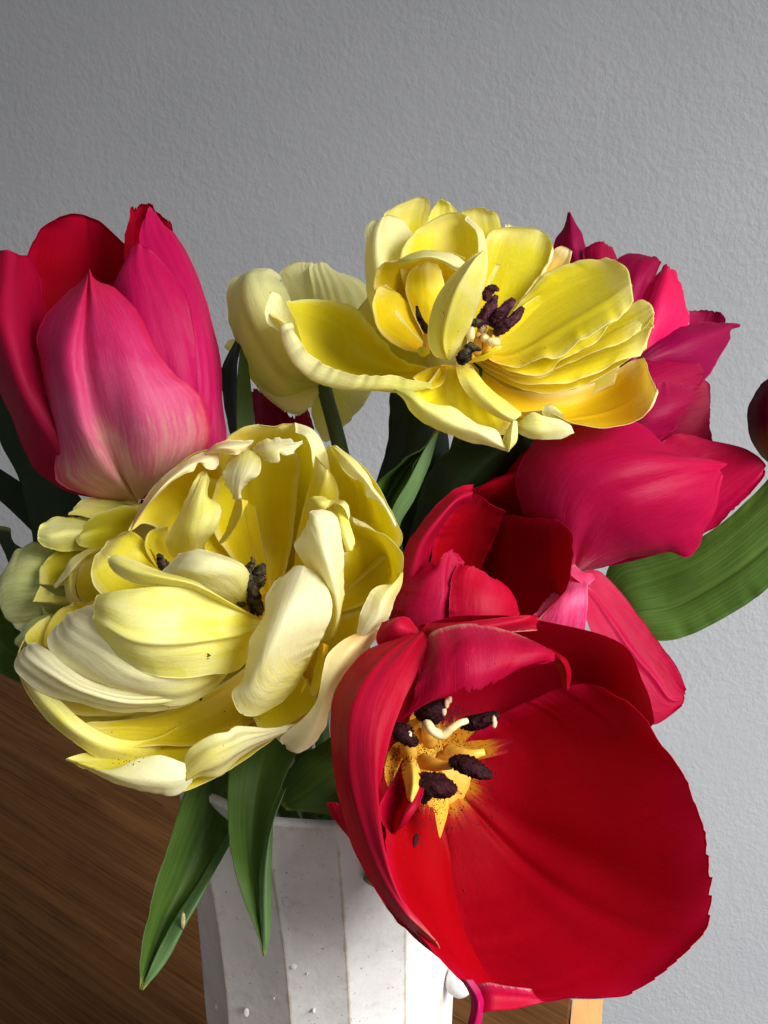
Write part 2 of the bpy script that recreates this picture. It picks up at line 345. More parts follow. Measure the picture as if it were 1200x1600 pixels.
hh = N.math('MULTIPLY', hh, N.math('MULTIPLY_ADD', N.ramp(N.noise(tc, 11, 3, .6), [(.35, (0,)), (.65, (1,))]), .5, .7))
bp = N.n('ShaderNodeBump', {'Strength': .21, 'Distance': .0010, 'Height': hh}).outputs[0]
col = N.mix(N.ramp(n_d, [(.3, (0,)), (.7, (1,))]), (.335, .345, .362), (.375, .384, .398))
P = N.n('ShaderNodeBsdfPrincipled', {'Base Color': col, 'Roughness': .62, 'Normal': bp, 'Specular IOR Level': .3})
N.t.links.new(P.outputs[0], N.out.inputs[0]); WALL = N.m

yw = math.radians(7); wdir = np.array([-math.cos(yw), math.sin(yw), 0]); wn = np.array([-math.sin(yw), -math.cos(yw), 0])
wc = np.array([-.262, .82, 0])
def wallpt(s, z, off=0): return wc - wdir * s - wn * off + np.array([0, 0, z])
v = [wallpt(s, z, o) for o in (0, .1) for (s, z) in ((-1.2, -.6), (1.6, -.6), (1.6, 1.9), (-1.2, 1.9))]
wall = link_mesh('wall', v, [(0, 1, 2, 3), (7, 6, 5, 4), (0, 4, 5, 1), (1, 5, 6, 2), (2, 6, 7, 3), (3, 7, 4, 0)], WALL, smooth=False)
wall['label'] = 'matt grey painted wall with fine rippled plaster texture behind the flowers'; wall['category'] = 'wall'

N = NT('oak_veneer')
tc = N.n('ShaderNodeTexCoord').outputs['Object']
gl = N.mapping(tc, (1, 1, 1), rot=(0, 0, math.radians(40)))          # x now runs along the grain
w1 = N.noise(N.mapping(gl, (4.5, 130, 1)), 1.0, 5, .62, .25)
w2 = N.noise(N.mapping(gl, (12, 620, 1)), 1.0, 4, .6, .1)
w3 = N.noise(N.mapping(gl, (3, 22, 1)), 1.0, 3, .5, .4)
pores = N.noise(N.mapping(gl, (30, 900, 1)), 1.0, 2, .5)
col = N.ramp(w1, [(.25, (.040, .015, .0045)), (.5, (.072, .029, .008)), (.75, (.120, .051, .016))])
col = N.mix(N.math('MULTIPLY', N.ramp(w3, [(.35, (0,)), (.7, (1,))]), .45), col, (.052, .019, .006))
col = N.mix(N.math('MULTIPLY', N.ramp(w2, [(.42, (0,)), (.62, (1,))]), .28), col, (.14, .064, .023))
col = N.mix(N.math('MULTIPLY', N.ramp(pores, [(.60, (0,)), (.68, (1,))]), .50), col, (.014, .005, .002))
bp = N.n('ShaderNodeBump', {'Strength': .35, 'Distance': .0005, 'Height': N.math('SUBTRACT', w2, N.ramp(pores, [(.60, (0,)), (.68, (1,))]))}).outputs[0]
P = N.n('ShaderNodeBsdfPrincipled', {'Base Color': col, 'Roughness': .62, 'Normal': bp, 'Specular IOR Level': .08})
N.t.links.new(P.outputs[0], N.out.inputs[0]); OAK = N.m
N = NT('pale_edge_wood')
tc = N.n('ShaderNodeTexCoord').outputs['Object']
w1 = N.noise(N.mapping(tc, (300, 40, 10)), 1.0, 4, .6)
col = N.ramp(w1, [(.3, (.50, .25, .08)), (.7, (.60, .33, .12))])
P = N.n('ShaderNodeBsdfPrincipled', {'Base Color': col, 'Roughness': .5})
N.t.links.new(P.outputs[0], N.out.inputs[0]); PALE = N.m

a0 = on_table(893, 1568); a1 = on_table(889, 1600); b0 = on_table(942, 1568); b1 = on_table(940, 1600)
def ext(p, q, t): return p + (q - p) * t
L_far = np.array([-.262, .806, ZT])
back = (b0 - L_far); 
edge_dir = (b1 - b0) / np.linalg.norm(b1 - b0); in_dir = (a1 - a0) / np.linalg.norm(a1 - a0)
bL = L_far - back / np.linalg.norm(back) * .02
def slab(name, ring, zt, th, mat, parent, bev=.0015):
    n = len(ring); c = sum(ring) / n
    rr = [p + (c - p) / np.linalg.norm(c - p) * bev for p in ring]
    v = [np.array([p[0], p[1], zt]) for p in rr] + [np.array([p[0], p[1], zt - bev]) for p in ring] + [np.array([p[0], p[1], zt - th]) for p in ring]
    f = [tuple(range(n))] + [(i + k * n, i + (k + 1) * n, (i + 1) % n + (k + 1) * n, (i + 1) % n + k * n) for k in (0, 1) for i in range(n)] + [tuple(range(3 * n - 1, 2 * n - 1, -1))]
    return link_mesh(name, v, f, mat, parent, smooth=False)
table = thing('wooden_table', 'brown oak table top with pale edging strip under the white vase', 'table', tuple(on_table(500, 1700) - np.array([0, 0, .02])))
near = edge_dir * .55
slab('tabletop', [bL, a0 - in_dir * .004, a0 + in_dir * .62, a0 + in_dir * .62 + np.array([-.9, 0, 0]), bL + np.array([-.55, -.1, 0])], ZT, .022, OAK, table)
slab('edge_strip', [a0 - in_dir * .004 + np.array([.0006, 0, 0]), b0 - edge_dir * .004, b0 + edge_dir * .62, a0 + in_dir * .62 + np.array([.0006, 0, 0])], ZT - .0006, .022, PALE, table, bev=.0008)

# ------------------------------------------------------------------ vase: hand-cut facets under a speckled white glaze
N = NT('white_glaze')
tc = N.n('ShaderNodeTexCoord').outputs['Object']; geo = N.n('ShaderNodeNewGeometry')
edg = N.n('ShaderNodeAttribute', attribute_name='ridge').outputs['Fac']
m1 = N.noise(tc, 45, 5, .6, .5); m2 = N.noise(tc, 190, 4, .65); m3 = N.noise(tc, 900, 2, .5); m4 = N.noise(N.mapping(tc, (1, 1, .35)), 24, 4, .6, .8)
col = N.mix(N.ramp(m1, [(.35, (0,)), (.68, (1,))]), (.86, .85, .82), (.70, .70, .69))
col = N.mix(N.math('MULTIPLY', N.ramp(m4, [(.48, (0,)), (.70, (1,))]), .5), col, (.62, .60, .58))
col = N.mix(N.math('MULTIPLY', N.ramp(m2, [(.56, (0,)), (.74, (1,))]), .35), col, (.48, .43, .36))
col = N.mix(N.math('MULTIPLY', N.ramp(N.math('ADD', edg, N.math('MULTIPLY', N.math('SUBTRACT', m2, .5), .9)), [(.62, (0,)), (.98, (1,))]), .62), col, (.42, .31, .19))
col = N.mix(N.ramp(m3, [(.715, (0,)), (.735, (1,))]), col, (.13, .09, .06))
h = N.math('ADD', N.math('MULTIPLY', m1, .6), N.math('MULTIPLY', m2, .3))
bp = N.n('ShaderNodeBump', {'Strength': .45, 'Distance': .0015, 'Height': h}).outputs[0]
P = N.n('ShaderNodeBsdfPrincipled', {'Base Color': col, 'Roughness': .36, 'Normal': bp, 'Specular IOR Level': .45, 'Coat Weight': .15, 'Coat Roughness': .2})
N.t.links.new(P.outputs[0], N.out.inputs[0]); GLZ = N.m

rimc = at(505, 1144, 47.5); VX, VY = rimc[0], rimc[1]; VH = rimc[2] - ZT
vase = thing('ceramic_vase', 'white glazed stoneware vase with cut facets holding all the tulips', 'vase', (VX, VY, ZT))
AZ = [-176, -150, -118, -88, -46, -13, 11.5, 37, 61, 86, 118, 150]
VK = np.array([3.7, 4.25, 4.5, 4.58, 4.62, 4.66, 4.75, 4.98, 5.28])       # profile radii from foot to rim (cm)
def vrad(t):
    return float(catmull(VK[:, None], np.array([min(max(t, 0), 1) * (len(VK) - 1)]))[0, 0]) / 100
nh, per = 60, 10
vv_, rid = [], []
for i in range(nh + 1):
    t = i / nh; R = vrad(t); twist = -5 * max(0, (t - .55) / .45) ** 1.5
    nz = len(AZ)
    for k in range(nz):
        A0 = AZ[k]; A1 = AZ[(k + 1) % nz] + (360 if k == nz - 1 else 0)
        fl = max(0.0, min(1.0, (1.0 - t) / .04))            # facets die out at the lip
        for j in range(per):
            q = j / per; w0 = math.radians(A0 + twist * (1 if abs(A0) < 60 else .3)); w1 = math.radians(A1 + twist * (1 if abs(A1) < 60 else .3))
            p0 = np.array([math.sin(w0), -math.cos(w0)]); p1 = np.array([math.sin(w1), -math.cos(w1)])
            chord = p0 * (1 - q) + p1 * q; arc = chord / np.linalg.norm(chord); hollow = 1 - .008 * math.sin(math.pi * q)
            p = (chord * hollow) * (.6 + .4 * fl) + arc * (.4 - .4 * fl)
            e = max(0, 1 - min(q, 1 - q) * (A1 - A0) / 2.2)
            rr = R * (1 + .003 * n1(i * .13, 4))
            vv_.append((VX + p[0] * rr, VY + p[1] * rr, ZT + VH * t)); rid.append(max(e * fl, (1 - fl) * .75 if t > .95 else 0))
n_ = len(AZ) * per
fc = [(i * n_ + j, i * n_ + (j + 1) % n_, (i + 1) * n_ + (j + 1) % n_, (i + 1) * n_ + j) for i in range(nh) for j in range(n_)]
top0 = nh * n_
for (sc_, dz) in ((.985, .0012), (.955, .0016), (.925, .0006), (.89, -.004), (.78, -.03), (.68, -.12)):   # rounded lip and inside
    for j in range(n_):
        x, y, z = vv_[top0 + j]; vv_.append((VX + (x - VX) * sc_, VY + (y - VY) * sc_, ZT + VH + dz)); rid.append(.35)
    s0 = len(vv_) - 2 * n_
    fc += [(s0 + j, s0 + (j + 1) % n_, s0 + n_ + (j + 1) % n_, s0 + n_ + j) for j in range(n_)]
fc.append(tuple(range(len(vv_) - n_, len(vv_)))); fc.append(tuple(range(n_ - 1, -1, -1)))
body = link_mesh('vase_body', vv_, fc, GLZ, vase)
body.data.polygons.foreach_set('use_smooth', np.array([i >= nh * n_ for i in range(len(fc))]))
at_ = body.data.attributes.new('ridge', 'FLOAT', 'POINT'); at_.data.foreach_set('value', np.array(rid, dtype=np.float32))
bm_ = body.data
# lug on the right flank
lug_c = at(718, 1535, 50.0)
def blob(name, c, r, mat, parent, lump=.15, seed=0, axes=None, nu=20, nv=14):
    v = []; axes = axes or (RGT, UPV, FWD)
    for i in range(nv + 1):
        ph = math.pi * i / nv
        for j in range(nu):
            th = 2 * math.pi * j / nu
            k = 1 + lump * float(n1(i * .55 + 3 * math.cos(th), seed) * .6 + n1(j * .9, seed + 1) * .4 * math.sin(ph))
            v.append(np.array(c) + (axes[0] * math.sin(ph) * math.cos(th) * r[0] + axes[2] * math.sin(ph) * math.sin(th) * r[2] + axes[1] * math.cos(ph) * r[1]) * k / 100)
    f = [(i * nu + j, i * nu + (j + 1) % nu, (i + 1) * nu + (j + 1) % nu, (i + 1) * nu + j) for i in range(nv) for j in range(nu)]
    return link_mesh(name, v, f, mat, parent)
lug = blob('lug', lug_c, (.50, .56, .5), GLZ, vase, .06, 3)
# glaze drips frozen on the facets
for (x, y, w, hgt) in ((458, 1507, .13, .19), (452, 1458, .045, .08), (385, 1582, .10, .16), (338, 1573, .05, .10), (357, 1545, .05, .12), (490, 1580, .06, .09), (447, 1405, .12, .2), (428, 1560, .03, .05), (452, 1440, .03, .05), (480, 1522, .03, .04)):
    d = RGT * ((x - 600) / FPX) + UPV * ((800 - y) / FPX) + FWD
    lo, hi = .30, .55; p = None
    for s in np.linspace(.36, .60, 900):
        q = CP + d * s; t = (q[2] - ZT) / VH
        if 0 < t < 1 and math.hypot(q[0] - VX, q[1] - VY) < vrad(t) * .985: p = q; break
    if p is not None: blob('glaze_drip', p, (w, hgt, .05), GLZ, vase, .1, int(x), nu=12, nv=8)

def leaf(fl, spec, mi=None, mo=None, side='i', **kw):
    a = dict(ruf=.05, wr=.05, nu=26, nv=48, th=.06, name='leaf'); a.update(kw)
    return petal(fl, side, spec, mi or LF, mo or LB, **a)
def stem(fl, s, rad=.28, mat=None, name='stem'):
    return tube(name, parse(s, fl[1]), rad if isinstance(rad, list) else [rad, rad], mat or ST, fl[0], 12, 30)
VIN = lambda dx=0, dy=0: (VX + dx, VY + dy, ZT + VH - .05)
def anther(fl, s, w, mat, seed=0, lab=None):
    o = tube('anther', parse(s, fl[1]), [w * .45, w * .9, w * .95, w * .75, w * .35], mat, fl[0], 22, 34, lumpy=.30, seed=seed)
    return o

# ------------------------------------------------------------------ far left: pink tulip cup
r = thing('tulip', 'pink cup shaped tulip with pale base and dark red inner petals, at far left', 'tulip', VIN(-.012, .004), 'tulips in the vase')
A = (r, 44.0)
petal(A, 'i', "205,778,1 130,740,2 80,640,3 44,520,3.2 34,430,2.6 56,364,2.2 90,339,2|208,775,2 170,650,4 130,500,4.6 118,400,4 122,333,3.2|215,770,2.4 215,650,4.4 190,500,5 160,410,4.4 150,345,3.4|225,772,2 260,660,4 250,540,4.4 222,450,4 195,385,3.2", RI, RO, ruf=.12, ser=.02, wr=.09)
petal(A, 'i', "215,775,2 230,640,3.6 215,500,4 196,420,3.2 195,375,2.8 203,322,2.4|225,775,2 265,640,4 250,500,4.2 232,400,3.4 228,350,3 232,317,2.4|235,775,2 300,640,3 300,500,3 280,420,2.5 275,374,2 270,345,2", RI, RO, ruf=.08, ser=.05, sert=.02, sf=26, wr=.06)
# outer left petal, turned away
petal(A, 'o', "195,778,.5 120,772,.8 60,735,1 20,660,.9 -25,580,.8 -55,490,1 -45,420,1.2 -10,398,1.6|198,776,0 130,750,-.6 70,690,-1.2 20,600,-1.6 -10,500,-1.5 0,430,-.6 8,393,.2|203,775,.1 150,740,-.9 100,680,-1.5 62,600,-1.6 45,510,-1 35,440,0 33,397,.8|210,775,.4 180,740,0 140,680,.3 110,600,.9 80,520,1.5 60,440,1.8 44,402,2", RO, RI, ruf=.08, ser=.01, wr=.10, crease=(.45, .12, .1))
# right outer petal wrapping the flank
petal(A, 'o', "230,780,.6 260,720,-.6 275,640,-1.2 262,540,-1.2 245,470,-.8 222,400,0 217,375,.4 222,348,.9|240,780,.6 300,715,-.6 312,620,-1.2 302,510,-1 285,450,-.4 262,405,.2 240,360,.8 235,321,1.2|245,782,.7 325,715,-.2 338,640,-.6 330,540,-.3 305,450,.3 280,390,.8 255,350,1.2|250,783,.8 345,705,.8 352,680,1 348,620,1 342,550,1.2 318,460,1.4 298,405,1.5 272,360,1.5", PS, PS, ruf=.03, wr=.05, rib=.02)
# right front petal under it
petal(A, 'o', "220,780,.4 205,680,-.8 190,580,-1.2 178,500,-1 175,446,-.8 190,428,-.5|228,780,.4 235,680,-1.1 225,560,-1.7 210,470,-1.5 202,415,-1.2 208,384,-.9|236,780,.4 285,690,-.9 285,590,-1.5 262,490,-1.4 238,430,-1.2 228,388,-.9|245,780,.5 330,690,-.4 318,600,-1 305,520,-1.2 290,458,-.9 270,430,-.6", PS, PS, ruf=.05, ser=.015, wr=.09)
# front petal
petal(A, 'o', "215,783,.3 150,778,-.1 95,758,-.4 84,738,-.6 87,690,-1.3 70,645,-1.2 66,610,-1.5 60,560,-1.5 54,525,-1.5 66,496,-1.4 100,461,-1.4 124,440,-1.3 139,422,-1.3|215,784,.1 165,740,-1.6 130,680,-2.7 108,610,-3 100,550,-3 112,500,-2.7 128,455,-2.1 139,421,-1.5|215,785,0 195,740,-1.5 172,660,-2.7 155,590,-3.1 146,520,-2.9 142,465,-2.3 140,420,-1.5|215,784,.1 240,735,-1.8 238,660,-3.1 215,590,-3.3 186,520,-3 160,465,-2.3 141,421,-1.5|215,783,.1 268,742,-.9 325,705,-1.4 333,660,-1.8 318,618,-2.2 282,592,-2.5 256,562,-2.6 236,530,-2.5 218,485,-2.1 182,452,-1.7 154,440,-1.5 141,422,-1.4",
      PO, PO, ruf=.05, wr=.10, nu=50, nv=64, crease=(.40, -.28, .07))
stem(A, "215,790,1 230,900,3 330,1100,5 440,1250,4.5 490,1400,3.5", .32)
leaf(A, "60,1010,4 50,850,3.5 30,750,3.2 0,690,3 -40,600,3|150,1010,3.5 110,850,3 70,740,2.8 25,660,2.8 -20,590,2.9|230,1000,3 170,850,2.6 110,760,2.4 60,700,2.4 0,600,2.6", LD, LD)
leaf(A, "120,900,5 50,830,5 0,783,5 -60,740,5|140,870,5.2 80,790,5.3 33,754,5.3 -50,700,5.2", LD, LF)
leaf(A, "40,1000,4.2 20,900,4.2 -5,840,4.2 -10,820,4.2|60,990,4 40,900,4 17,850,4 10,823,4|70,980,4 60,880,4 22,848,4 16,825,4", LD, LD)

# ------------------------------------------------------------------ upper left behind: pale yellow tulip seen from its back
r = thing('tulip', 'pale yellow tulip turned away, its back petals above a bare green stem', 'tulip', VIN(.002, .012), 'tulips in the vase')
B = (r, 48.5)
petal(B, 'o', "505,600,1 480,550,2 450,480,2.6 440,440,3 437,425,3 453,412,2.8|506,598,1 495,520,2 478,450,2.6 470,420,2.8 472,408,2.8|510,598,1 525,520,2 510,450,2.4 490,420,2.6 490,412,2.8", YO, YO, ruf=.05, wr=.08)
petal(B, 'o', "507,600,1 500,520,1.6 488,450,2 483,420,2.3 490,411,2.4|512,600,1 540,520,1.4 530,460,1.8 515,425,2.2 507,411,2.4|515,602,1 590,560,1.6 600,500,2 580,450,2.4 537,427,2.6", YO, YO, ruf=.06, wr=.10, rib=.03)
petal(B, 'o', "500,605,0 450,640,-.2 395,600,0 368,530,.2 353,480,.5 354,450,.8 365,433,1|500,600,-.3 440,590,-.9 400,530,-1.2 378,475,-.9 375,440,-.2 385,423,.6|500,596,-.4 460,560,-1.4 430,500,-1.6 410,450,-1.2 405,428,-.4 418,420,.4|503,594,0 490,550,-.9 470,500,-1 450,455,-.6 440,440,0 441,430,.5", YO, YO, ruf=.05, wr=.10, nu=44, crease=(.3, -.12, .08))
petal(B, 'o', "498,600,-.2 440,595,-.2 405,600,-.2 398,612,-.2|500,604,-.2 455,620,-.5 438,632,-.5 444,642,-.4|502,604,-.2 478,625,-.5 470,640,-.6 470,650,-.5|505,606,-.1 495,620,-.4 489,630,-.5 487,636,-.5", YO, YO, ruf=.06, sert=.15, sf=9)
petal(B, 'o', "500,604,.6 488,630,.8 487,650,1 494,672,1.2|508,608,.5 510,640,.8 508,665,1 510,690,1.3|516,606,.6 545,635,.8 550,655,1 540,664,1.2", YO, YO, ruf=.06)
petal(B, 'o', "508,600,.8 540,640,1.4 545,650,1.6 548,652,1.7|512,600,.8 560,625,1.4 570,630,1.6 565,638,1.7|516,596,.9 570,600,1.5 578,608,1.6 580,611,1.7", YO, YO, ruf=.06)
petal(B, 'o', "420,560,2 380,560,2.2 356,548,2.4 350,542,2.4|420,540,2 385,530,2.2 362,530,2.4 356,532,2.4", YO, YO, ruf=.02, nu=12, nv=16)
stem(B, "502,585,.2 510,620,-.2 524,670,-.6 545,760,-.2 570,900,3 560,1100,4 530,1300,1", [.26, .27, .27, .3])
leaf(B, "375,790,0 363,700,0 348,620,0 346,575,.2 360,545,.4 376,520,.5|383,790,-.6 374,700,-.6 364,620,-.5 362,570,-.2 370,540,.1 379,517,.4|384,790,-1 372,700,-1.3 369,640,-1.2 370,590,-.9 374,550,-.3 380,516,.4", LD, LD, nu=16)
leaf(B, "374,790,-1.25 371,700,-1.35 370,640,-1.25 371,590,-.95 375,550,-.35 380,516,.35|386,790,-1.1 385,700,-1.2 382,640,-1.1 380,590,-.8 379,550,-.3 381,516,.36|402,790,-.7 398,670,-.8 394,620,-.7 389,575,-.4 385,540,0 382,517,.4", LB, LB, side='i', nu=16)

# ------------------------------------------------------------------ magenta fringed tulip peeping between
r = thing('tulip', 'dark magenta fringed tulip mostly hidden beneath the pale yellow one turned away', 'tulip', VIN(-.006, .012), 'tulips in the vase')
K = (r, 50.5)
petal(K, 'o', "440,760,1 410,700,1 395,650,1 390,604,1|450,760,.2 432,700,.2 420,650,.2 414,606,.2|460,760,0 450,700,0 444,660,0 440,628,0", MO, MO, ruf=.08, ser=.05, sert=.12, sf=14)
petal(K, 'o', "450,760,.4 438,700,.4 436,660,.4 430,626,.4|462,760,0 466,700,0 462,665,0 462,642,0|475,760,.4 492,700,.4 492,670,.4 480,632,.3", MO, MO, ruf=.08, ser=.05, sert=.25, sf=11)
stem(K, "455,760,1 470,900,2 500,1100,1.5 510,1350,-1.5", .27)

# ------------------------------------------------------------------ top: open yellow double tulip
r = thing('tulip', 'wide open yellow double tulip with plum anthers, topmost in the bouquet', 'tulip', VIN(.004, .0), 'tulips in the vase')
C_ = (r, 43.0)
# back outer petals
petal(C_, 'i', "672,540,2 640,440,3.4 612,370,4 600,337,4 615,323,4.1|680,540,2 655,440,3.7 640,360,4.3 645,325,4.3 652,308,4.2|690,540,2 680,440,3.5 668,360,4.2 673,325,4.2 668,311,4.1", YI, YO, ruf=.07, wr=.08)
petal(C_, 'i', "680,540,2 675,440,3.7 666,360,4.2 672,335,4.2 679,320,4.1|700,540,2 695,440,3.7 690,350,4.3 692,318,4.2 690,311,3.9|720,540,2 730,440,3.6 730,370,4.1 716,335,4.2 704,317,4.1", YI, YO, ruf=.06, wr=.06)
petal(C_, 'i', "700,550,2 715,460,3.5 718,380,4 716,345,4.2 722,330,4.1|715,550,2 745,450,3.6 750,375,4 745,335,4.2 744,325,4|730,550,2 770,460,3.4 785,385,3.8 781,342,4 772,330,4", YI, YO, ruf=.05, wr=.06)
petal(C_, 'i', "730,550,2 770,450,3.6 785,380,4.1 790,350,4.2|745,550,2 790,450,3.6 800,385,4.1 800,351,4.2", YO, YO, nu=10)
petal(C_, 'i', "755,545,1.5 815,470,3 860,410,3.4 866,390,3.4 877,384,3.4|760,548,1.5 830,470,3 870,420,3.4 885,400,3.4 888,388,3.4|765,550,1.5 850,470,2.8 885,425,3.2 891,408,3.3 894,393,3.4", YA, YI, ruf=.06, nu=24)
petal(C_, 'i', "728,545,1.4 738,480,2.8 745,420,3.3 760,372,3.5 772,358,3.5|735,545,1.4 765,470,2.9 785,400,3.4 800,364,3.6 806,354,3.5|742,545,1.3 790,480,2.7 825,415,3.1 840,375,3.4 841,358,3.4|748,545,1.1 805,485,2.2 845,430,2.7 862,395,3 858,371,3.2|750,545,1 800,482,2 838,435,2.4 858,405,2.7 864,385,3", YI, YO, ruf=.04, wr=.06, nu=44)
blob('receptacle', at(730, 566, 45.4), (1.3, .8, .7), YI, r, .1, 10)
petal(C_, 'i', "735,560,1.8 680,575,2.2 620,570,3.2 560,550,4.2 520,520,4.6|735,556,1.9 680,545,2.6 630,520,3.4 590,490,4 570,470,4.2|735,552,1.8 690,520,2.6 650,480,3.2 620,440,3.5 605,420,3.6", YI, YO, nu=24, ruf=.03)
petal(C_, 'i', "735,572,1.2 770,600,1.6 830,630,1.9 900,625,2.4 960,600,2.2|735,568,1.3 790,570,2.4 850,560,3.2 920,530,3.2 985,500,2.4|735,562,1.3 780,530,2.6 840,480,3.6 900,440,3.6 950,425,2.8", YI, YO, nu=28, ruf=.03)
petal(C_, 'i', "735,572,1.2 700,600,1 660,615,.6 640,612,0|735,574,1 735,620,.9 740,660,.4 745,680,-.2|735,576,1 780,630,1 830,650,.8 850,660,.3", YI, YO, nu=28, ruf=.03)
# left upright outer petal
petal(C_, 'o', "672,552,1 620,540,1.6 592,510,1.7 577,470,1.7 572,430,1.7 570,385,1.7 571,358,1.9 579,345,2.2|672,548,1 630,510,1.2 600,460,1.1 590,410,1.1 590,365,1.4 598,339,1.9|675,545,1.5 650,490,2.6 628,430,2.6 615,380,2.5 608,348,2.5 611,336,2.5|680,545,1.8 672,470,3.3 658,410,3.5 650,372,3.4 640,356,3.3 630,345,3.2", YO, YO, ruf=.03, wr=.10, crease=(.36, .10, .07), nu=44)
# middle back cup petal with rolled right edge
petal(C_, 'i', "676,545,1.2 645,480,1.6 626,430,1.2 624,405,1.1 633,378,1.4 655,356,1.9|690,545,1.3 680,470,2.4 672,410,2.4 672,365,2.5 678,341,2.3|705,545,1.3 715,460,2.6 720,400,2.7 715,350,2.7 704,331,2.4|715,545,1.2 745,470,2 758,415,2.1 752,365,2.2 728,337,2.3|716,545,1.1 742,475,1.5 754,425,1.5 752,385,1.6 748,360,1.8 728,340,2.2|716,545,1 735,480,1.3 748,430,1.2 747,392,1.3 744,362,1.6 727,341,2.1", YI, YO, ruf=.03, wr=.08, nu=56, crease=(.62, .1, .06))
# inner cup
petal(C_, 'i', "664,548,1 640,530,1 612,500,.9 588,470,.7 586,440,.5 600,415,.2 625,408,0|668,545,1.1 650,510,1.7 628,465,1.9 625,430,1.4 630,412,.7 645,402,.3|675,542,1.3 668,490,2.3 662,440,2.4 665,410,1.6 668,398,.7 672,391,.2|685,540,1.3 690,490,2.3 695,440,2.3 697,415,1.6 700,402,.8 700,394,.2|695,540,1.2 712,490,1.8 722,440,1.6 724,420,1.3 726,410,.8 727,406,.4", YD, YO, ruf=.05, wr=.06, nu=50, rib=.02)
petal(C_, 'i', "663,552,.6 630,545,.3 597,520,-.1 584,490,-.2 582,475,0 588,452,.2|664,548,.8 640,520,1 612,495,.9 600,470,.7 596,455,.5 592,448,.4|666,545,1 655,515,1.5 640,490,1.5 625,468,1.2 610,455,.9 598,447,.5|668,545,1 668,520,1.6 660,500,1.7 646,480,1.6 628,462,1.3 606,448,.7", YD, YO, ruf=.03, wr=.05)
petal(C_, 'i', "672,545,1 650,500,1.3 636,465,1.2 634,445,1.1 640,425,1.1 655,411,1.1|680,542,1 672,490,1.1 665,450,.9 664,425,.9 668,409,1|688,540,1 690,495,1.2 695,460,1.2 692,430,1.2 684,412,1.2", YD, YO, ruf=.04, wr=.07)
# rolled white band over the cup
petal(C_, 'o', "622,408,0 632,414,-.2 648,410,-.4 668,406,-.5 690,411,-.4 704,420,-.2 713,424,.1|624,405,-.1 640,404,-.5 660,400,-.7 680,401,-.7 700,408,-.5 716,416,-.2 722,417,0|626,404,.2 645,395,0 668,390,0 695,393,0 716,401,.1 728,410,.3", YO, YO, ruf=.03, wr=.02, nu=18, nv=40)
# dip petal left: long boat
petal(C_, 'i', "668,575,.6 630,562,1.4 597,532,2.4 575,500,3 555,478,3.2 520,471,3.1 480,467,2.6 447,470,1.8 434,460,1.2 425,456,.8|668,580,.8 620,575,2.4 580,555,3.3 540,525,3.6 500,500,3.2 460,487,2 440,475,1 420,466,.6|670,585,.6 625,585,1.8 580,580,2.6 540,570,2.7 500,548,2 470,515,1 445,490,.4 418,482,.2|672,596,0 630,606,-.2 580,606,-.3 530,602,-.3 490,588,-.5 464,560,-.6 448,528,-.6 442,505,-.5|674,604,-.3 640,611,-1 600,610,-1.2 540,607,-1.2 495,596,-1.2 466,574,-1.2 450,545,-1.1 441,510,-.9|674,598,-.6 650,594,-1.2 610,588,-1.5 565,585,-1.5 520,575,-1.5 487,556,-1.4 470,533,-1.2 452,502,-1", YI, YO, ruf=.10, rf=11, wr=.05, nu=64, nv=70, ser=.008, sf=14)
petal(C_, 'o', "462,560,-.9 448,530,-.4 432,515,-.1 418,505,0 414,490,0|470,545,-.8 455,520,-.2 438,500,.1 425,485,.2 417,470,.2|470,530,-.8 462,505,-.3 450,480,.2 440,462,.6 425,455,.5", YO, YO, ruf=.05, nu=16, nv=22)
# wedge
petal(C_, 'i', "690,572,0 672,574,.4 655,582,.2 645,590,-.5|694,572,0 684,584,.3 668,596,0 660,604,-.6|698,572,0 698,585,.1 690,600,-.2 674,608,-.8", YD, YO, nu=14, nv=20, ruf=.01)
# lower front petal with its rolled lip
petal(C_, 'i', "690,570,.2 665,600,-.3 640,606,-.9 615,609,-1.2|700,570,.4 690,605,.3 672,625,-.2 650,620,-1|712,570,.5 715,620,.4 715,645,-.2 700,645,-1|722,570,.5 740,620,.3 755,655,-.2 760,678,-1|730,570,.4 765,620,0 790,650,-.3 800,665,-.9", YI, YO, ruf=.02, nu=44, wr=.05, rib=.02)
petal(C_, 'o', "612,608,-1 630,624,-1.1 640,642,-1.1 662,662,-1.3 700,678,-1.4 737,692,-1.5 765,698,-1.6 793,706,-1.6|618,608,-1.3 638,620,-1.7 658,638,-1.9 685,653,-2 715,667,-2 745,676,-2 772,690,-1.9 795,704,-1.7|618,607,-1.2 645,611,-1.6 674,630,-1.8 706,634,-1.8 730,650,-1.8 748,663,-1.8 776,672,-1.8 792,700,-1.6", YO, YO, ruf=.04, wr=.04, nu=24, nv=64, ser=.02, rib=.0)
petal(C_, 'o', "792,706,-1.6 788,695,-1.4 786,683,-1.2 797,662,-1|795,706,-2 798,690,-2 799,672,-1.9 802,657,-1.5|794,706,-1.7 807,690,-1.6 809,670,-1.5 808,658,-1.2", YO, YO, nu=16, nv=18, ruf=.01)
# tongue petal
petal(C_, 'i', "712,565,-.2 714,585,-.5 722,605,-.8 738,625,-1 758,642,-1.2 782,655,-1.3 797,660,-1.3|722,566,-.1 733,590,-.7 745,607,-1.1 760,622,-1.3 778,638,-1.5 796,650,-1.5 806,655,-1.4|730,565,0 745,582,-.4 762,602,-.7 780,618,-.9 796,630,-1 812,642,-1.1 815,648,-1.2", YL, YI, ruf=.02, nu=26, wr=.04)
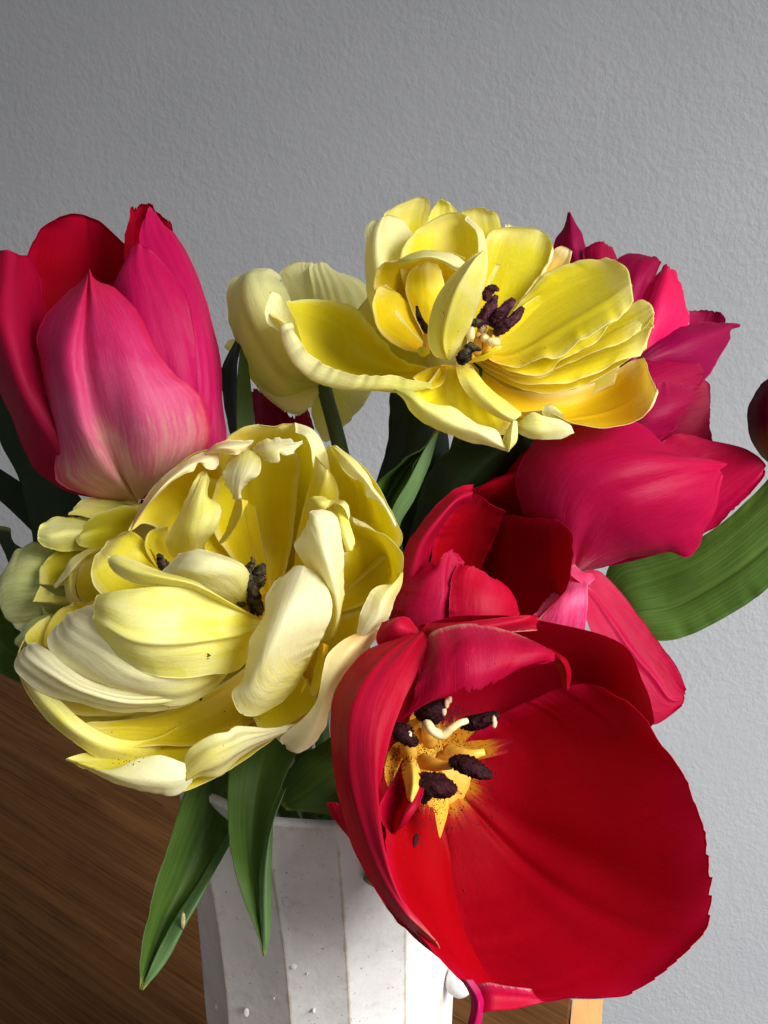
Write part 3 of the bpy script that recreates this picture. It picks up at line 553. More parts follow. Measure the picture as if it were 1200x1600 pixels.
# lower right cream lip
petal(C_, 'o', "806,668,-.9 812,678,-1 830,686,-1 850,687,-1 880,685,-.9 896,676,-.8|806,664,-1 820,668,-1.2 840,672,-1.3 862,671,-1.2 882,670,-1.1 897,675,-.8|806,662,-.9 815,655,-1.1 832,644,-1.3 850,650,-1.3 873,655,-1.2 890,663,-.9", YO, YO, ruf=.05, nu=22, nv=36, wr=.05)
# floor petal to the right, amber
petal(C_, 'i', "735,565,.3 765,590,1 810,612,1.6 880,612,2.2 940,592,2.4 985,565,2 1006,559,1.6|735,568,.2 770,605,1 830,635,1.6 900,635,2.2 960,610,2.2 1000,580,1.7 1012,572,1.2|735,570,0 770,618,.6 820,650,1 880,655,1.4 950,640,1.6 1000,612,1.2 1017,590,.6|735,572,-.2 765,622,0 800,645,.3 850,655,.4 900,660,.3 960,662,.2 1010,640,0 1026,612,-.1|738,572,-.3 765,618,-.4 800,640,-.6 850,642,-.8 890,658,-.9 950,668,-.8 1008,648,-.5 1028,608,-.4", YA, YO, ruf=.03, wr=.05, nu=60, nv=60, crease=(.55, .08, .03))
petal(C_, 'o', "850,652,-.7 847,643,-.8 850,634,-.9|862,655,-.7 865,642,-.9 862,632,-.95|880,660,-.8 880,648,-.9 872,640,-.9", YO, YO, nu=12, nv=12, ruf=.01)
# stacked right petals, lowest first
petal(C_, 'i', "738,562,.3 775,590,.6 830,612,.8 890,608,.8 940,590,.7 985,560,.5 1010,545,.4|738,560,.5 790,580,1.2 850,585,1.6 910,570,1.8 965,545,1.6 1005,520,1.1 1018,510,.7|738,556,.6 800,550,1.6 870,540,2.2 930,520,2.4 985,495,2 1015,480,1.4 1022,488,.8", YI, YO, ruf=.05, wr=.06, nu=34)
petal(C_, 'i', "738,560,.1 770,580,.1 820,600,.1 873,598,0 927,584,0 967,563,0 1001,556,0|740,556,.4 790,572,.7 850,575,.8 910,560,.8 960,540,.7 1003,520,.4 1019,515,.1|740,552,.6 800,552,1.3 865,545,1.6 930,530,1.6 975,510,1.2 1010,500,.8 1021,508,.3", YI, YO, ruf=.05, wr=.05, nu=34)
petal(C_, 'i', "740,557,-.1 770,572,-.2 805,588,-.3 845,588,-.4 870,575,-.5 900,563,-.5 940,547,-.5 978,531,-.4 1000,517,-.2|742,553,.2 790,562,.3 840,567,.3 890,550,.3 940,525,.3 985,500,.2 1010,487,.1|742,550,.5 790,545,1 850,535,1.2 910,515,1.2 960,495,.9 1000,478,.5 1020,480,.1", YI, YO, ruf=.05, wr=.05, nu=34)
petal(C_, 'i', "745,556,-.3 767,562,-.4 795,580,-.6 833,588,-.7 856,582,-.8 875,564,-.8 905,548,-.8 925,540,-.8 940,525,-.7 948,513,-.6|745,552,-.1 790,560,-.1 840,560,-.2 880,540,-.3 920,520,-.3 955,505,-.3|745,548,.2 790,545,.6 850,525,.8 910,500,.8 960,482,.4 990,466,0", YI, YO, ruf=.05, ser=.02, wr=.05, nu=34)
petal(C_, 'i', "760,560,.2 850,560,.3 930,540,0 985,525,-.2 1010,510,-.3 1022,492,-.3|762,556,.3 860,545,.6 940,520,.4 985,500,.2 1010,486,0 1020,480,-.1|764,552,.6 870,525,1 940,500,.8 975,480,.5 1000,468,.3 1014,472,.1", YI, YO, ruf=.06, nu=24)
petal(C_, 'i', "757,556,-.5 775,568,-.7 800,574,-.9 820,572,-1 845,560,-1.1 872,556,-1.1 911,529,-1 948,510,-.8 972,492,-.6 990,470,-.4|757,550,-.2 790,555,0 830,540,.2 870,515,.3 910,490,.3 950,465,.2 985,440,0|757,542,.1 785,520,.9 830,490,1.4 875,460,1.7 920,438,1.6 955,425,1.2 974,414,.8|757,536,.2 775,515,1 800,488,1.6 825,455,2.1 855,425,2.4 885,412,2.4 920,408,2.2 948,405,1.8", YI, YO, ruf=.06, wr=.06, nu=64, nv=64, crease=(.3, .06, .05))
petal(C_, 'i', "757,540,.4 790,505,1.1 835,465,1.8 890,440,2 935,420,1.9 950,408,1.6|760,545,.4 820,500,1.2 880,465,1.7 930,440,1.7 960,420,1.4 964,408,1.2|762,548,.3 830,520,1 900,490,1.3 950,465,1.2 980,440,.8 988,448,.3", YI, YO, ruf=.04, wr=.03, nu=20)
# front lemon blade
petal(C_, 'i', "697,562,-1 678,555,-1 669,530,-1.2 671,495,-1.5 686,457,-1.8 711,426,-2 735,402,-2 754,392,-1.8|700,563,-1 695,530,-1.4 704,490,-2 720,450,-2.4 742,412,-2.4 757,392,-1.9|704,563,-1 722,534,-1.1 738,504,-1.4 753,460,-1.9 759,420,-2.1 760,394,-1.9", YL, YO, ruf=.02, wr=.05, nu=40, crease=(.45, .10, .06))
petal(C_, 'i', "755,470,.5 762,440,.3 775,412,.2|760,470,.5 770,440,.3 782,413,.2", YL, YO, nu=8, nv=14, ruf=.01)
petal(C_, 'o', "672,552,.2 664,557,-.2 656,556,-.3 651,548,-.2|672,546,.2 664,543,-.3 658,541,-.3 652,545,-.2", YI, YI, b=.12, ruf=.01, nu=10, nv=12)
anther(C_, "666,520,-.3 662,508,-.5 655,496,-.6 651,478,-.7", .115, AN_D, 1)
anther(C_, "668,516,-.3 662,506,-.6 657,498,-.6", .10, AN_P, 2)
anther(C_, "757,470,-.2 764,456,-.3 771,450,-.4 780,454,-.4", .15, AN_P, 3)
anther(C_, "748,512,-.8 758,496,-1 768,478,-1.2 776,461,-1.3", .20, AN_P, 4)
anther(C_, "768,510,-.9 780,495,-1.1 792,480,-1.2 803,467,-1.2", .21, AN_P, 5)
anther(C_, "774,522,-.9 788,509,-1.2 803,498,-1.3 817,480,-1.3", .20, AN_P, 6)
anther(C_, "736,505,-1 742,505,-1.1 752,500,-1.2", .15, AN_D, 7)
anther(C_, "752,522,-.7 754,505,-.8 757,490,-.9", .15, CHAFF, 14)
anther(C_, "720,568,-1.2 726,556,-1.5 733,546,-1.6 737,536,-1.5", .18, AN_D, 8)
anther(C_, "733,546,-1.5 742,544,-1.7 752,547,-1.7", .11, AN_D, 9)
for q in ("760,545,-.4 762,530,-.7 768,515,-.8", "745,550,-.4 747,530,-.7 750,515,-.7", "770,545,-.3 778,530,-.6 783,515,-.7", "735,560,-.6 730,556,-1 728,560,-1.2", "668,545,.2 667,530,0 666,518,-.2"):
    tube('filament', parse(q, 43), [.16, .13, .08], FIL, r, 10, 12)
for (x, y, d, w, h_) in ((735, 521, -1.1, .15, .22), (771, 534, -1.1, .22, .14), (757, 528, -.9, .13, .13)): blob('pistil', at(x, y, 43 + d), (w, h_, .2), CRM, r, .15, x)
petal(C_, 'i', "728,562,-.9 740,566,-1 760,562,-1.1 775,552,-1.1 784,543,-1.1|728,558,-1 742,558,-1.2 758,553,-1.4 772,543,-1.5 782,540,-1.2", YI, YI, nu=12, nv=20, ruf=.01, b=.1)
stem(C_, "738,580,.6 735,640,3 700,760,6 640,950,7 560,1150,5 520,1350,1.5", .32)
leaf(C_, "575,900,1 583,810,.6 591,757,.4 619,730,.2 645,710,0 667,693,0 683,672,.2|590,880,1.5 602,790,1.6 625,745,1.6 645,720,1.2 668,700,.6 684,671,.2|600,870,.6 612,802,.2 640,745,-.1 660,705,0 684,671,.2", LF, LF, nu=22)
leaf(C_, "600,870,.5 611,802,.1 640,748,-.2 662,705,-.1 684,671,.15|620,870,.4 618,812,.1 650,762,0 668,715,0 685,671,.18|632,870,.3 625,822,.2 648,780,.2 668,733,.2 681,692,.2 687,671,.2", LB, LB, nu=16)
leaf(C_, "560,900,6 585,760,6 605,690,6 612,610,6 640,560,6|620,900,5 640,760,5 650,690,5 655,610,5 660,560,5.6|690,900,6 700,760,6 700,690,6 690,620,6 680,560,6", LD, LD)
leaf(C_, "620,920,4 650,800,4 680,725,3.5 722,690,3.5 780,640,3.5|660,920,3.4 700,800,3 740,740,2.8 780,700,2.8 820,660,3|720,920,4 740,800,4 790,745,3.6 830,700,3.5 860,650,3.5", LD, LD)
# ------------------------------------------------------------------ behind, upper right: magenta double tulip
r = thing('tulip', 'crimson ragged double tulip behind the topmost yellow flower, on its right', 'tulip', VIN(.012, .012), 'tulips in the vase')
D_ = (r, 48.5)
petal(D_, 'o', "960,580,0 905,460,1.5 868,400,2.2 867,376,2.4 880,358,2.4 888,330,2.4|965,580,0 930,460,1 900,400,1.6 893,370,1.8 890,330,2.3|970,580,0 945,460,1.4 920,400,2 909,364,2.2 898,345,2.3 889,330,2.4", MO, MO, ruf=.05, nu=26)
petal(D_, 'o', "965,580,-.2 930,470,1 913,410,1.4 913,387,1.5 925,382,1.6|970,580,-.2 950,470,.6 940,410,1 938,385,1.3 942,376,1.5|975,580,-.2 985,470,1 968,420,1.5 963,398,1.6 958,384,1.6", MO, MO, ruf=.06, ser=.02, sert=.03)
petal(D_, 'o', "965,580,-.5 945,500,0 950,430,.6 965,403,1 985,396,1.2 1008,398,1.2|970,580,-.5 975,500,-.6 990,440,-.2 1005,410,.4 1022,402,1|975,580,-.5 1000,500,-.3 1012,460,0 1025,430,.3 1034,408,.8", MO, MO, ruf=.07, ser=.03, nu=30)
petal(D_, 'o', "970,585,-.8 985,520,-.6 1000,470,-.2 1020,435,.2 1036,412,.6|972,585,-1 1010,530,-1.3 1030,480,-1 1042,440,-.4 1048,415,.3|975,585,-.9 1030,545,-.8 1075,510,-.2 1072,465,.2 1062,440,.4 1054,422,.5", PS, PS, ruf=.07, ser=.04, sert=.04, nu=34)
petal(D_, 'i', "1030,560,1 1060,530,1 1078,505,1 1075,484,1.1|1035,560,1 1085,530,1.4 1100,500,1.4 1105,483,1.3|1040,560,1 1110,530,1.2 1134,503,1 1126,487,1.1", MO, MO, ruf=.06, ser=.04, sert=.05, nu=22, nv=26)
petal(D_, 'o', "970,590,-1 1000,545,-.9 1040,515,-.5 1090,505,0 1136,503,.4 1156,507,.6|972,592,-1.1 1020,560,-1.6 1070,540,-1.3 1110,525,-.6 1140,512,.1 1157,508,.6|975,595,-1 1040,590,-1 1095,600,-.6 1122,565,-.2 1138,535,.1 1142,516,.4 1157,508,.6", MO, MO, ruf=.05, ser=.02, nu=30)
petal(D_, 'o', "970,600,-1.6 990,575,-1.7 1015,558,-1.4 1040,551,-1.1 1065,553,-.9 1083,558,-.8|972,605,-1.8 1000,600,-2.4 1035,590,-2.2 1070,580,-1.5 1100,580,-.9|975,640,-1.8 1000,640,-2.4 1040,632,-2.3 1080,612,-1.7 1100,596,-1", MO, MO, ruf=.08, ser=.03, nu=30)
petal(D_, 'o', "965,620,-1.8 1000,600,-2.2 1040,598,-2.2 1075,598,-1.9 1096,603,-1.5|968,650,-2 1000,650,-2.8 1040,645,-2.8 1070,635,-2.3 1085,625,-1.8|970,690,-2 1000,700,-2.6 1030,690,-2.4 1052,672,-2 1072,645,-1.8", MO, MO, ruf=.08, ser=.04, nu=30)
petal(D_, 'i', "980,640,0 1060,600,0 1095,590,.1 1110,600,.1|985,680,0 1050,670,-.4 1090,660,-.4 1111,650,-.2|990,720,0 1040,720,0 1090,710,-.2 1112,690,-.1", MO, MO, ruf=.06, ser=.04, sert=.02, nu=30)
stem(D_, "960,600,1 930,700,2.5 850,900,4 700,1100,3 560,1350,-.5", .3)

# ------------------------------------------------------------------ right: red tulip lying out to the right
r = thing('tulip', 'crimson pink tulip pointing right above the broad green leaf', 'tulip', VIN(.018, .004), 'tulips in the vase')
E = (r, 44.5)
petal(E, 'i', "880,880,2 940,800,2 1000,720,2.4 1030,690,2.6 1060,676,2.6 1100,684,2.6|890,885,2 980,810,2 1060,745,2.2 1110,715,2.3 1160,700,2.2|895,890,2 1000,840,1.6 1080,800,1.4 1140,760,1.6 1194,722,1.6|900,895,2 1010,870,1 1107,832,.8 1150,795,1 1190,750,1.3 1197,736,1.5", PE, PE, ruf=.05, ser=.04, wr=.07, nu=36)
petal(E, 'o', "895,898,.5 830,830,.2 806,760,0 818,705,.2 860,660,.4 930,645,.6 993,659,.7 1040,692,.7 1080,708,.6 1137,725,.5|895,896,.2 850,810,-1 860,740,-1.4 910,700,-1.4 980,695,-1.3 1040,705,-.7 1090,715,0 1137,725,.5|895,896,.1 890,820,-1.5 920,760,-2.1 980,735,-2.1 1040,725,-1.6 1095,722,-.6 1135,727,.4|896,897,.1 940,840,-1.2 990,800,-1.8 1050,775,-1.6 1100,750,-.9 1126,735,.1|898,898,.3 960,870,-.4 1030,850,-.8 1085,820,-.7 1112,795,-.4 1120,765,0 1125,740,.3|900,898,.6 950,884,.2 1000,870,0 1040,864,-.1 1080,869,-.1 1105,820,-.1 1117,785,.1 1124,745,.3", PE, PE, ruf=.06, ser=.012, wr=.18, nu=60, nv=60, crease=(.5, -.12, .05), fine=.05)
petal(E, 'i', "880,880,1.4 800,830,2 770,770,2.2 800,720,2 840,690,1.8|890,880,1.4 830,810,1.6 830,750,1.4 850,710,1.2 880,680,1.2", RI, RO, nu=16)
stem(E, "895,885,1.6 870,920,3 820,1000,4.5 680,1150,4 560,1350,1", .32)
leaf(E, "940,960,4 952,884,3.2 1000,868,3 1060,855,2.7 1110,830,2.3 1170,780,2 1240,700,1.6|950,970,4 975,925,3.2 1030,905,2.8 1090,880,2.3 1150,835,1.9 1230,760,1.4|955,980,4 990,960,2.9 1050,950,2.6 1110,920,2.1 1170,880,1.6 1240,820,1.2|960,990,4 1000,985,3 1024,1001,2.8 1076,993,2.5 1148,956,2 1200,918,1.6 1260,850,1.2", LF, LF, wr=.06, nu=50, nv=60, crease=(.66, -.10, .03), rib=.006, ribn=22)

# ------------------------------------------------------------------ middle: dark red cup
r = thing('tulip', 'dark red tulip cup with shadowed hollow, above the big open red flower', 'tulip', VIN(.010, -.002), 'tulips in the vase')
F = (r, 42.5)
petal(F, 'o', "885,905,2 930,890,2 965,918,2 1000,962,1.8 1030,1003,1.5 1058,1042,1.2 1073,1078,1|888,905,1.9 920,930,1.6 950,975,1.3 985,1025,1.2 1020,1065,1.1 1045,1095,1 1070,1095,1|890,905,1.8 905,940,1.2 925,990,.9 955,1050,.9 985,1100,.9 1010,1130,.9 1030,1130,.9 1066,1104,.9", RO, RO, ruf=.02, wr=.10, nu=36, crease=(.45, .10, .05))
petal(F, 'o', "880,900,1.8 866,925,1.2 850,938,.8 836,957,.5 820,975,.5|885,898,1.6 885,920,.6 880,935,.2 875,960,.1 865,985,.3|890,895,1.6 915,905,.8 918,920,.3 918,950,.2 914,985,.3", PK, PK, ruf=.05, nu=26, nv=30)
petal(F, 'o', "880,885,2 884,893,1.2 896,902,.8 910,913,.6|886,880,2 898,893,1.2 910,902,.8 918,915,.6|895,878,2 910,893,1.2 924,895,1 930,905,.8", PK, PK, nu=12, nv=12, ruf=.02)
# hollow: back wall
petal(F, 'i', "800,960,3.5 740,900,4 700,830,3.4 700,780,2.4 720,762,1.8|805,960,3.8 780,900,5 760,820,4.4 752,780,3 745,760,2|810,960,3.6 840,900,4.4 840,820,3.6 820,770,2.6 800,740,2|815,960,3.4 880,900,3 880,840,2.4 860,790,2 840,740,1.8", RI, RO, ruf=.05, wr=.1, nu=36)
petal(F, 'i', "700,960,2.4 670,900,2.2 680,840,1.8 715,790,1.4 735,775,1|720,960,3.4 710,900,3.4 730,840,2.8 755,800,2 762,780,1.4|740,960,3.6 750,900,3.8 775,840,3 785,810,2.2 790,800,1.6", RI, RO, nu=20)
petal(F, 'i', "800,980,4.4 700,920,5.4 670,850,4.4 700,770,3|800,980,4.8 780,900,6.2 770,820,5.6 770,745,3.6|800,980,4.4 880,920,4.6 900,850,3.8 880,760,3", RO, RO, nu=20)  # added backing sheet, blocks light shining through the back wall into the hollow
# right lip
petal(F, 'i', "812,985,1.6 780,930,4 745,880,5 735,830,4.4 765,804,3|820,985,.6 840,930,1.8 840,870,2 830,825,1.5 825,808,1|830,980,.3 868,935,.6 876,880,.8 872,835,.6 862,812,.4|838,970,.2 880,920,-.1 894,870,-.2 893,838,-.1 882,822,.1 868,812,.3", RI, RO, ruf=.05, ser=.035, sf=14, wr=.08, nu=40)
# left limb: broad rolled petal
petal(F, 'o', "640,990,1 612,940,.6 620,890,.2 632,860,-.1 645,835,-.2 672,800,-.3 700,772,-.1 722,760,.2 740,758,.5|650,990,.6 640,920,-.2 648,880,-.7 662,845,-.9 686,812,-.9 712,783,-.7 738,770,0|660,990,.6 664,920,.2 670,880,.1 678,850,.1 692,820,.1 712,795,.3 742,780,.5", RO, RI, ruf=.05, ser=.01, wr=.06, nu=30)
petal(F, 'o', "625,980,1.6 640,900,1 655,850,.8 668,815,.8 690,790,.9|640,980,1.6 650,900,1 665,850,.8 678,815,.8 695,790,.9", RO, RO, nu=12)
# front frilled petals
petal(F, 'o', "650,1010,-.6 606,968,-.3 618,930,-.3 640,900,-.4 662,882,-.5 680,880,-.5|665,1010,-1 640,965,-1.1 655,930,-1.2 668,900,-1.1 685,882,-.8|680,1010,-1 680,965,-1.4 690,930,-1.4 692,900,-1.2 690,868,-.9|695,1010,-.9 705,965,-1.2 706,930,-1.2 702,900,-1 705,856,-.7|710,1005,-.8 735,965,-1.2 740,935,-1.2 735,905,-.9 724,868,-.5", RO, RO, ruf=.08, ser=.03, wr=.10, nu=44, sert=.06, fine=.06)
petal(F, 'o', "690,1015,-1 700,965,-1.5 702,930,-1.4 706,900,-1.1 716,880,-.9|705,1015,-1.2 725,965,-1.6 728,930,-1.5 730,900,-1.2 738,882,-1|715,1015,-1.2 755,970,-1.5 765,935,-1.4 768,912,-1.1 760,895,-.9|725,1010,-1 780,980,-1.2 795,950,-1 797,925,-.7 785,912,-.6|735,1005,-.8 790,985,-.6 808,968,-.4 812,960,-.3 806,954,-.3", RO, RO, ruf=.06, ser=.03, sert=.06, sf=18, wr=.10, nu=44, fine=.06)
stem(F, "800,975,3 780,1010,4 700,1150,4 580,1380,1.5", .3)

# ------------------------------------------------------------------ front: big open red tulip
r = thing('tulip', 'large open red tulip at the front facing the viewer, yellow centre with black anthers', 'tulip', VIN(.014, -.01), 'tulips in the vase')
G = (r, 38.3)
# upper back petals
petal(G, 'i', "690,1170,4 660,1080,3.4 650,1010,2 665,975,1 720,965,.6|700,1165,4.2 730,1080,4 750,1010,3 770,975,1.6 800,962,.9|715,1165,4.2 800,1090,4.2 850,1040,3.4 880,1000,2 900,978,1|725,1170,4.2 850,1110,4 930,1060,3 960,1020,1.6 976,1008,.6|735,1180,4.2 880,1130,3.8 970,1120,2.6 1000,1090,1.4 1003,1070,.8|735,1190,4.2 880,1160,3.8 960,1160,2.8 1005,1145,1.6 1019,1130,1", RC, RO, ruf=.07, wr=.08, nu=60, nv=54, ser=.006)
petal(G, 'o', "664,1000,.6 660,985,.4 668,972,.4|700,1000,-.2 710,985,-.4 715,972,0|780,990,.2 800,975,0 821,961,.2|840,985,.6 840,975,.5 842,964,.5", RO, RO, nu=30, nv=12, ruf=.05)
petal(G, 'o', "640,1030,1.2 600,1015,.9 587,1000,.8 596,972,.8|650,1020,.9 625,990,.3 618,972,.3 626,963,.6|670,1010,.8 660,995,.6 655,985,.6 640,966,.7", RO, RO, nu=20, nv=20, ruf=.02)
blob('receptacle', at(668, 1205, 43.1), (1.5, 1.5, .9), FIL, r, .15, 8)
petal(G, 'o', "690,1190,5.2 620,1180,4.2 570,1150,2.6 550,1090,1.6 590,1020,1.2|690,1190,5.2 650,1120,5 630,1060,3.4 640,1010,2|695,1190,5.2 710,1100,5.2 710,1030,3.6 700,985,1.8", RI, RC, nu=24)
petal(G, 'o', "680,1200,5.2 590,1200,4 545,1240,2.4 545,1300,1.2|680,1200,5.2 610,1300,3.6 600,1380,2 620,1430,1|680,1205,5.2 660,1330,4.2 660,1420,2.6 690,1490,1", RI, RC, nu=24)
# rolled flap over the top
petal(G, 'o', "670,1010,0 662,1040,-.8 650,1070,-1.2 640,1105,-1.2 618,1135,-1|672,990,-.2 680,1020,-1.2 680,1060,-1.6 676,1090,-1.6 664,1100,-1.4|700,978,-.2 712,1010,-1.4 716,1050,-1.8 716,1078,-1.7 718,1086,-1.5|740,974,-.2 755,1005,-1.4 756,1045,-1.8 748,1075,-1.7 742,1088,-1.5|790,984,-.1 800,1005,-1.1 795,1035,-1.5 780,1060,-1.5 775,1072,-1.3|830,1000,.1 845,1008,-.6 850,1020,-.9 840,1035,-1 810,1046,-1.1|862,1016,.3 872,1022,0 872,1030,-.3 862,1034,-.5 852,1036,-.6", RO, RO, ruf=.06, rib=.02, ribn=5, wr=.08, nu=80, nv=50, sert=.16, ser=.015, sf=20, fine=.06)
petal(G, 'i', "845,1012,.2 860,1030,-.1 872,1050,.2 880,1078,.6|858,1012,.1 875,1028,-.6 884,1045,-.5 886,1078,.3|868,1018,.2 885,1030,-.1 893,1050,.2 889,1078,.6", RI, RO, nu=18, nv=20, ruf=.01)
# big lower right petal
petal(G, 'i', "690,1190,4.4 760,1132,4 840,1090,3 890,1073,2.2 915,1070,1.9 945,1073,1.5|692,1193,4.4 780,1150,4.1 860,1115,3.1 930,1100,2 965,1095,1.4 985,1100,1|693,1196,4.4 800,1180,4 900,1160,2.9 975,1150,1.7 1015,1150,.9 1048,1172,.4|693,1199,4.4 810,1215,3.9 920,1220,2.6 1010,1215,1.2 1060,1215,.4 1082,1232,0|693,1202,4.4 815,1260,3.8 920,1290,2.4 1010,1300,1 1075,1305,0 1104,1300,-.4|692,1205,4.4 815,1295,3.9 920,1345,2.5 1010,1380,1 1080,1390,-.2 1114,1370,-.7|690,1208,4.4 800,1325,3.8 890,1395,2.3 980,1440,.9 1060,1460,-.3 1106,1440,-.8|688,1210,4.4 780,1350,3.7 860,1440,2.2 940,1495,.7 1010,1520,-.4 1058,1510,-.9|685,1212,4.4 750,1370,3.6 805,1470,2.1 870,1530,.5 930,1555,-.4 990,1556,-.9|681,1214,4.4 715,1380,3.6 745,1480,2.2 790,1540,.8 840,1562,-.1 905,1564,-.6|680,1216,4.4 690,1330,4 703,1440,2.8 728,1505,1.5 765,1545,.4 815,1560,-.3", RC, RO, ruf=.06, ser=.004, sert=.045, sf=19, wr=.18, nu=110, nv=90, rf=9, crease=(.61, -.16, .03), pl=.05, pln=6, fine=.07)
# lower left petal
petal(G, 'i', "670,1208,4.4 615,1260,2.6 600,1310,1.4 612,1380,.4 640,1440,-.2 690,1500,-.8 728,1536,-1.2|675,1210,4.4 650,1290,3.4 650,1370,2.4 675,1440,1.2 705,1495,.2 735,1540,-.8|680,1213,4.4 685,1310,3.8 695,1400,2.7 715,1470,1.5 740,1530,.2 765,1565,-.6|683,1216,4.4 705,1330,3.9 730,1430,3.4 760,1500,2.1 800,1545,.9 845,1560,.2|690,1218,4.9 740,1330,4.5 790,1430,3.7 830,1500,2.2 860,1540,1 880,1558,.4", RC, RO, ruf=.03, wr=.08, nu=50, nv=60)
petal(G, 'o', "720,1530,-1 733,1552,-1.3 736,1575,-1.5 728,1610,-1.6|728,1530,-1.2 745,1556,-1.7 748,1575,-1.9 740,1610,-1.8|738,1530,-1.1 757,1557,-1.4 757,1578,-1.5 748,1612,-1.6", PS, RO, nu=20, nv=24, ruf=.02)
petal(G, 'o', "735,1545,-1 740,1560,-1.3 745,1585,-1.5|760,1535,-1.2 768,1555,-1.6 770,1580,-1.7|790,1540,-1.1 800,1558,-1.4 805,1577,-1.4|830,1545,-.9 840,1558,-1 852,1565,-1", PE, RI, nu=30, nv=14, ruf=.04, ser=0)
# outer left strip
petal(G, 'o', "600,1330,2 545,1300,1.6 520,1275,1.3 508,1254,1.2|640,1420,2 575,1355,1.2 540,1290,.9 522,1252,1|690,1500,2 620,1440,.8 570,1360,.4 540,1262,.6", RO, RO, nu=20, ruf=.02)
# left petal that curves over
petal(G, 'o', "690,1490,.2 630,1442,-.2 580,1380,-.5 540,1300,-.6 518,1210,-.6 514,1140,-.5 525,1085,-.3 552,1035,0 590,1008,.2 635,994,.3|680,1470,-.4 630,1420,-1.3 590,1350,-1.8 558,1260,-2 545,1180,-2 550,1110,-1.8 575,1055,-1.2 612,1015,-.5 650,988,0|665,1450,-.2 625,1400,-1.5 600,1330,-2.2 588,1250,-2.4 584,1180,-2.4 592,1120,-2.1 612,1065,-1.5 638,1020,-.8 663,987,-.2|650,1440,.2 612,1385,-1 597,1320,-1.8 594,1255,-2.1 600,1205,-2.2 616,1140,-2 634,1090,-1.5 652,1050,-1 668,1008,-.5", RO, RI, ruf=.04, wr=.08, nu=56, nv=70, crease=(.35, .10, .06), ser=.006)
# small curled petal in the centre
petal(G, 'o', "628,1188,1.6 616,1215,.6 600,1242,-.2 593,1262,-.4 596,1286,-.4 612,1303,-.4|634,1183,1.4 630,1215,.6 626,1250,.4 616,1270,.2 614,1304,-.3|642,1183,1 645,1215,-.1 640,1250,-.6 628,1275,-.8 615,1304,-.5|650,1187,.8 660,1212,-.2 662,1238,-.6 652,1262,-.8 636,1285,-.8 616,1304,-.5", RO, RO, nu=26, nv=34, ruf=.02, wr=.02)
petal(G, 'o', "634,1182,.9 628,1200,.4 632,1225,0 636,1250,-.3|640,1181,.6 645,1200,-.2 645,1225,-.6 640,1252,-.7|650,1187,.6 658,1207,0 662,1228,-.3 648,1256,-.7", FIL, FIL, nu=12, nv=18, ruf=.0)
# yellow star of the centre
for q in ("608,1205,1.8 640,1170,3.2 640,1120,2.6|670,1180,3.6 665,1150,3.4 650,1110,2.6|690,1180,3.8 690,1140,3.6 680,1100,2.6", "690,1185,3.8 715,1180,3.2 740,1170,2.8 760,1172,2.6|685,1195,3.8 712,1195,3 740,1185,2.6 761,1178,2.5", "685,1200,3.6 700,1215,3 712,1230,2.6 722,1240,2.5|670,1195,3.6 690,1230,3 705,1238,2.6 722,1242,2.5", "665,1210,3 673,1245,2.4 680,1275,2.3 686,1308,2.3|690,1215,3.4 700,1245,2.8 700,1270,2.7 688,1310,2.3", "650,1180,2.6 625,1160,1.6 610,1170,.8 603,1190,.2|650,1200,2.6 620,1200,1.4 607,1200,.6 601,1210,.2|650,1215,2.6 625,1235,1.2 610,1235,.4 602,1218,.1"):
    petal(G, 'i', q, RC_Y, RC_Y, nu=18, nv=24, ruf=.02, wr=.04)
anther(G, "664,1122,-.2 672,1112,-.6 682,1104,-.7 694,1094,-.6", .34, AN_R, 21)
anther(G, "722,1132,.6 735,1130,.3 752,1127,.1 768,1120,0 780,1117,0", .26, AN_R, 22)
anther(G, "622,1136,-.6 630,1146,-1 640,1154,-1 648,1160,-.8", .27, AN_R, 23)
anther(G, "708,1190,.6 725,1194,.2 745,1203,0 768,1213,0", .29, AN_R, 24)
anther(G, "660,1216,.2 676,1226,-.2 694,1228,-.2 708,1230,0", .38, AN_R, 25)
anther(G, "664,1236,.4 664,1246,.2 662,1256,.2", .16, AN_R, 26)
anther(G, "652,1302,.4 649,1313,.3 647,1324,.2", .06, AN_R, 27)
for q in ("672,1158,1.5 668,1140,.6 668,1122,0", "640,1178,1.4 636,1165,.2 634,1156,-.5", "690,1185,2.2 720,1190,1.4 745,1192,1", "655,1150,1.6 645,1135,.8 660,1126,.2", "700,1175,2 730,1180,1.4 757,1175,1.4", "662,1190,2 680,1195,1.2 705,1197,.7"):
    tube('filament', parse(q, 38.3), [.24, .2, .1], FIL, r, 10, 12)
st_ = tube('stigma', parse("662,1136,-.7 668,1130,-1 676,1142,-1.2 692,1148,-1.2 706,1138,-1.3 718,1130,-1.3 730,1126,-1.2", 38.3), [.05, .11, .13, .15, .12, .10, .08], CRM, r, 12, 26, lumpy=.12, seed=5)
for (x, y, d) in ((698, 1100, -.9), (703, 1092, -.8), (694, 1112, -.9), (772, 1125, -.2), (773, 1131, -.2), (640, 1150, -1.2), (646, 1156, -1.1)):
    blob('chaff', at(x, y, 38.3 + d), (.07, .12, .06), CHAFF, r, .5, x, nu=8, nv=6)
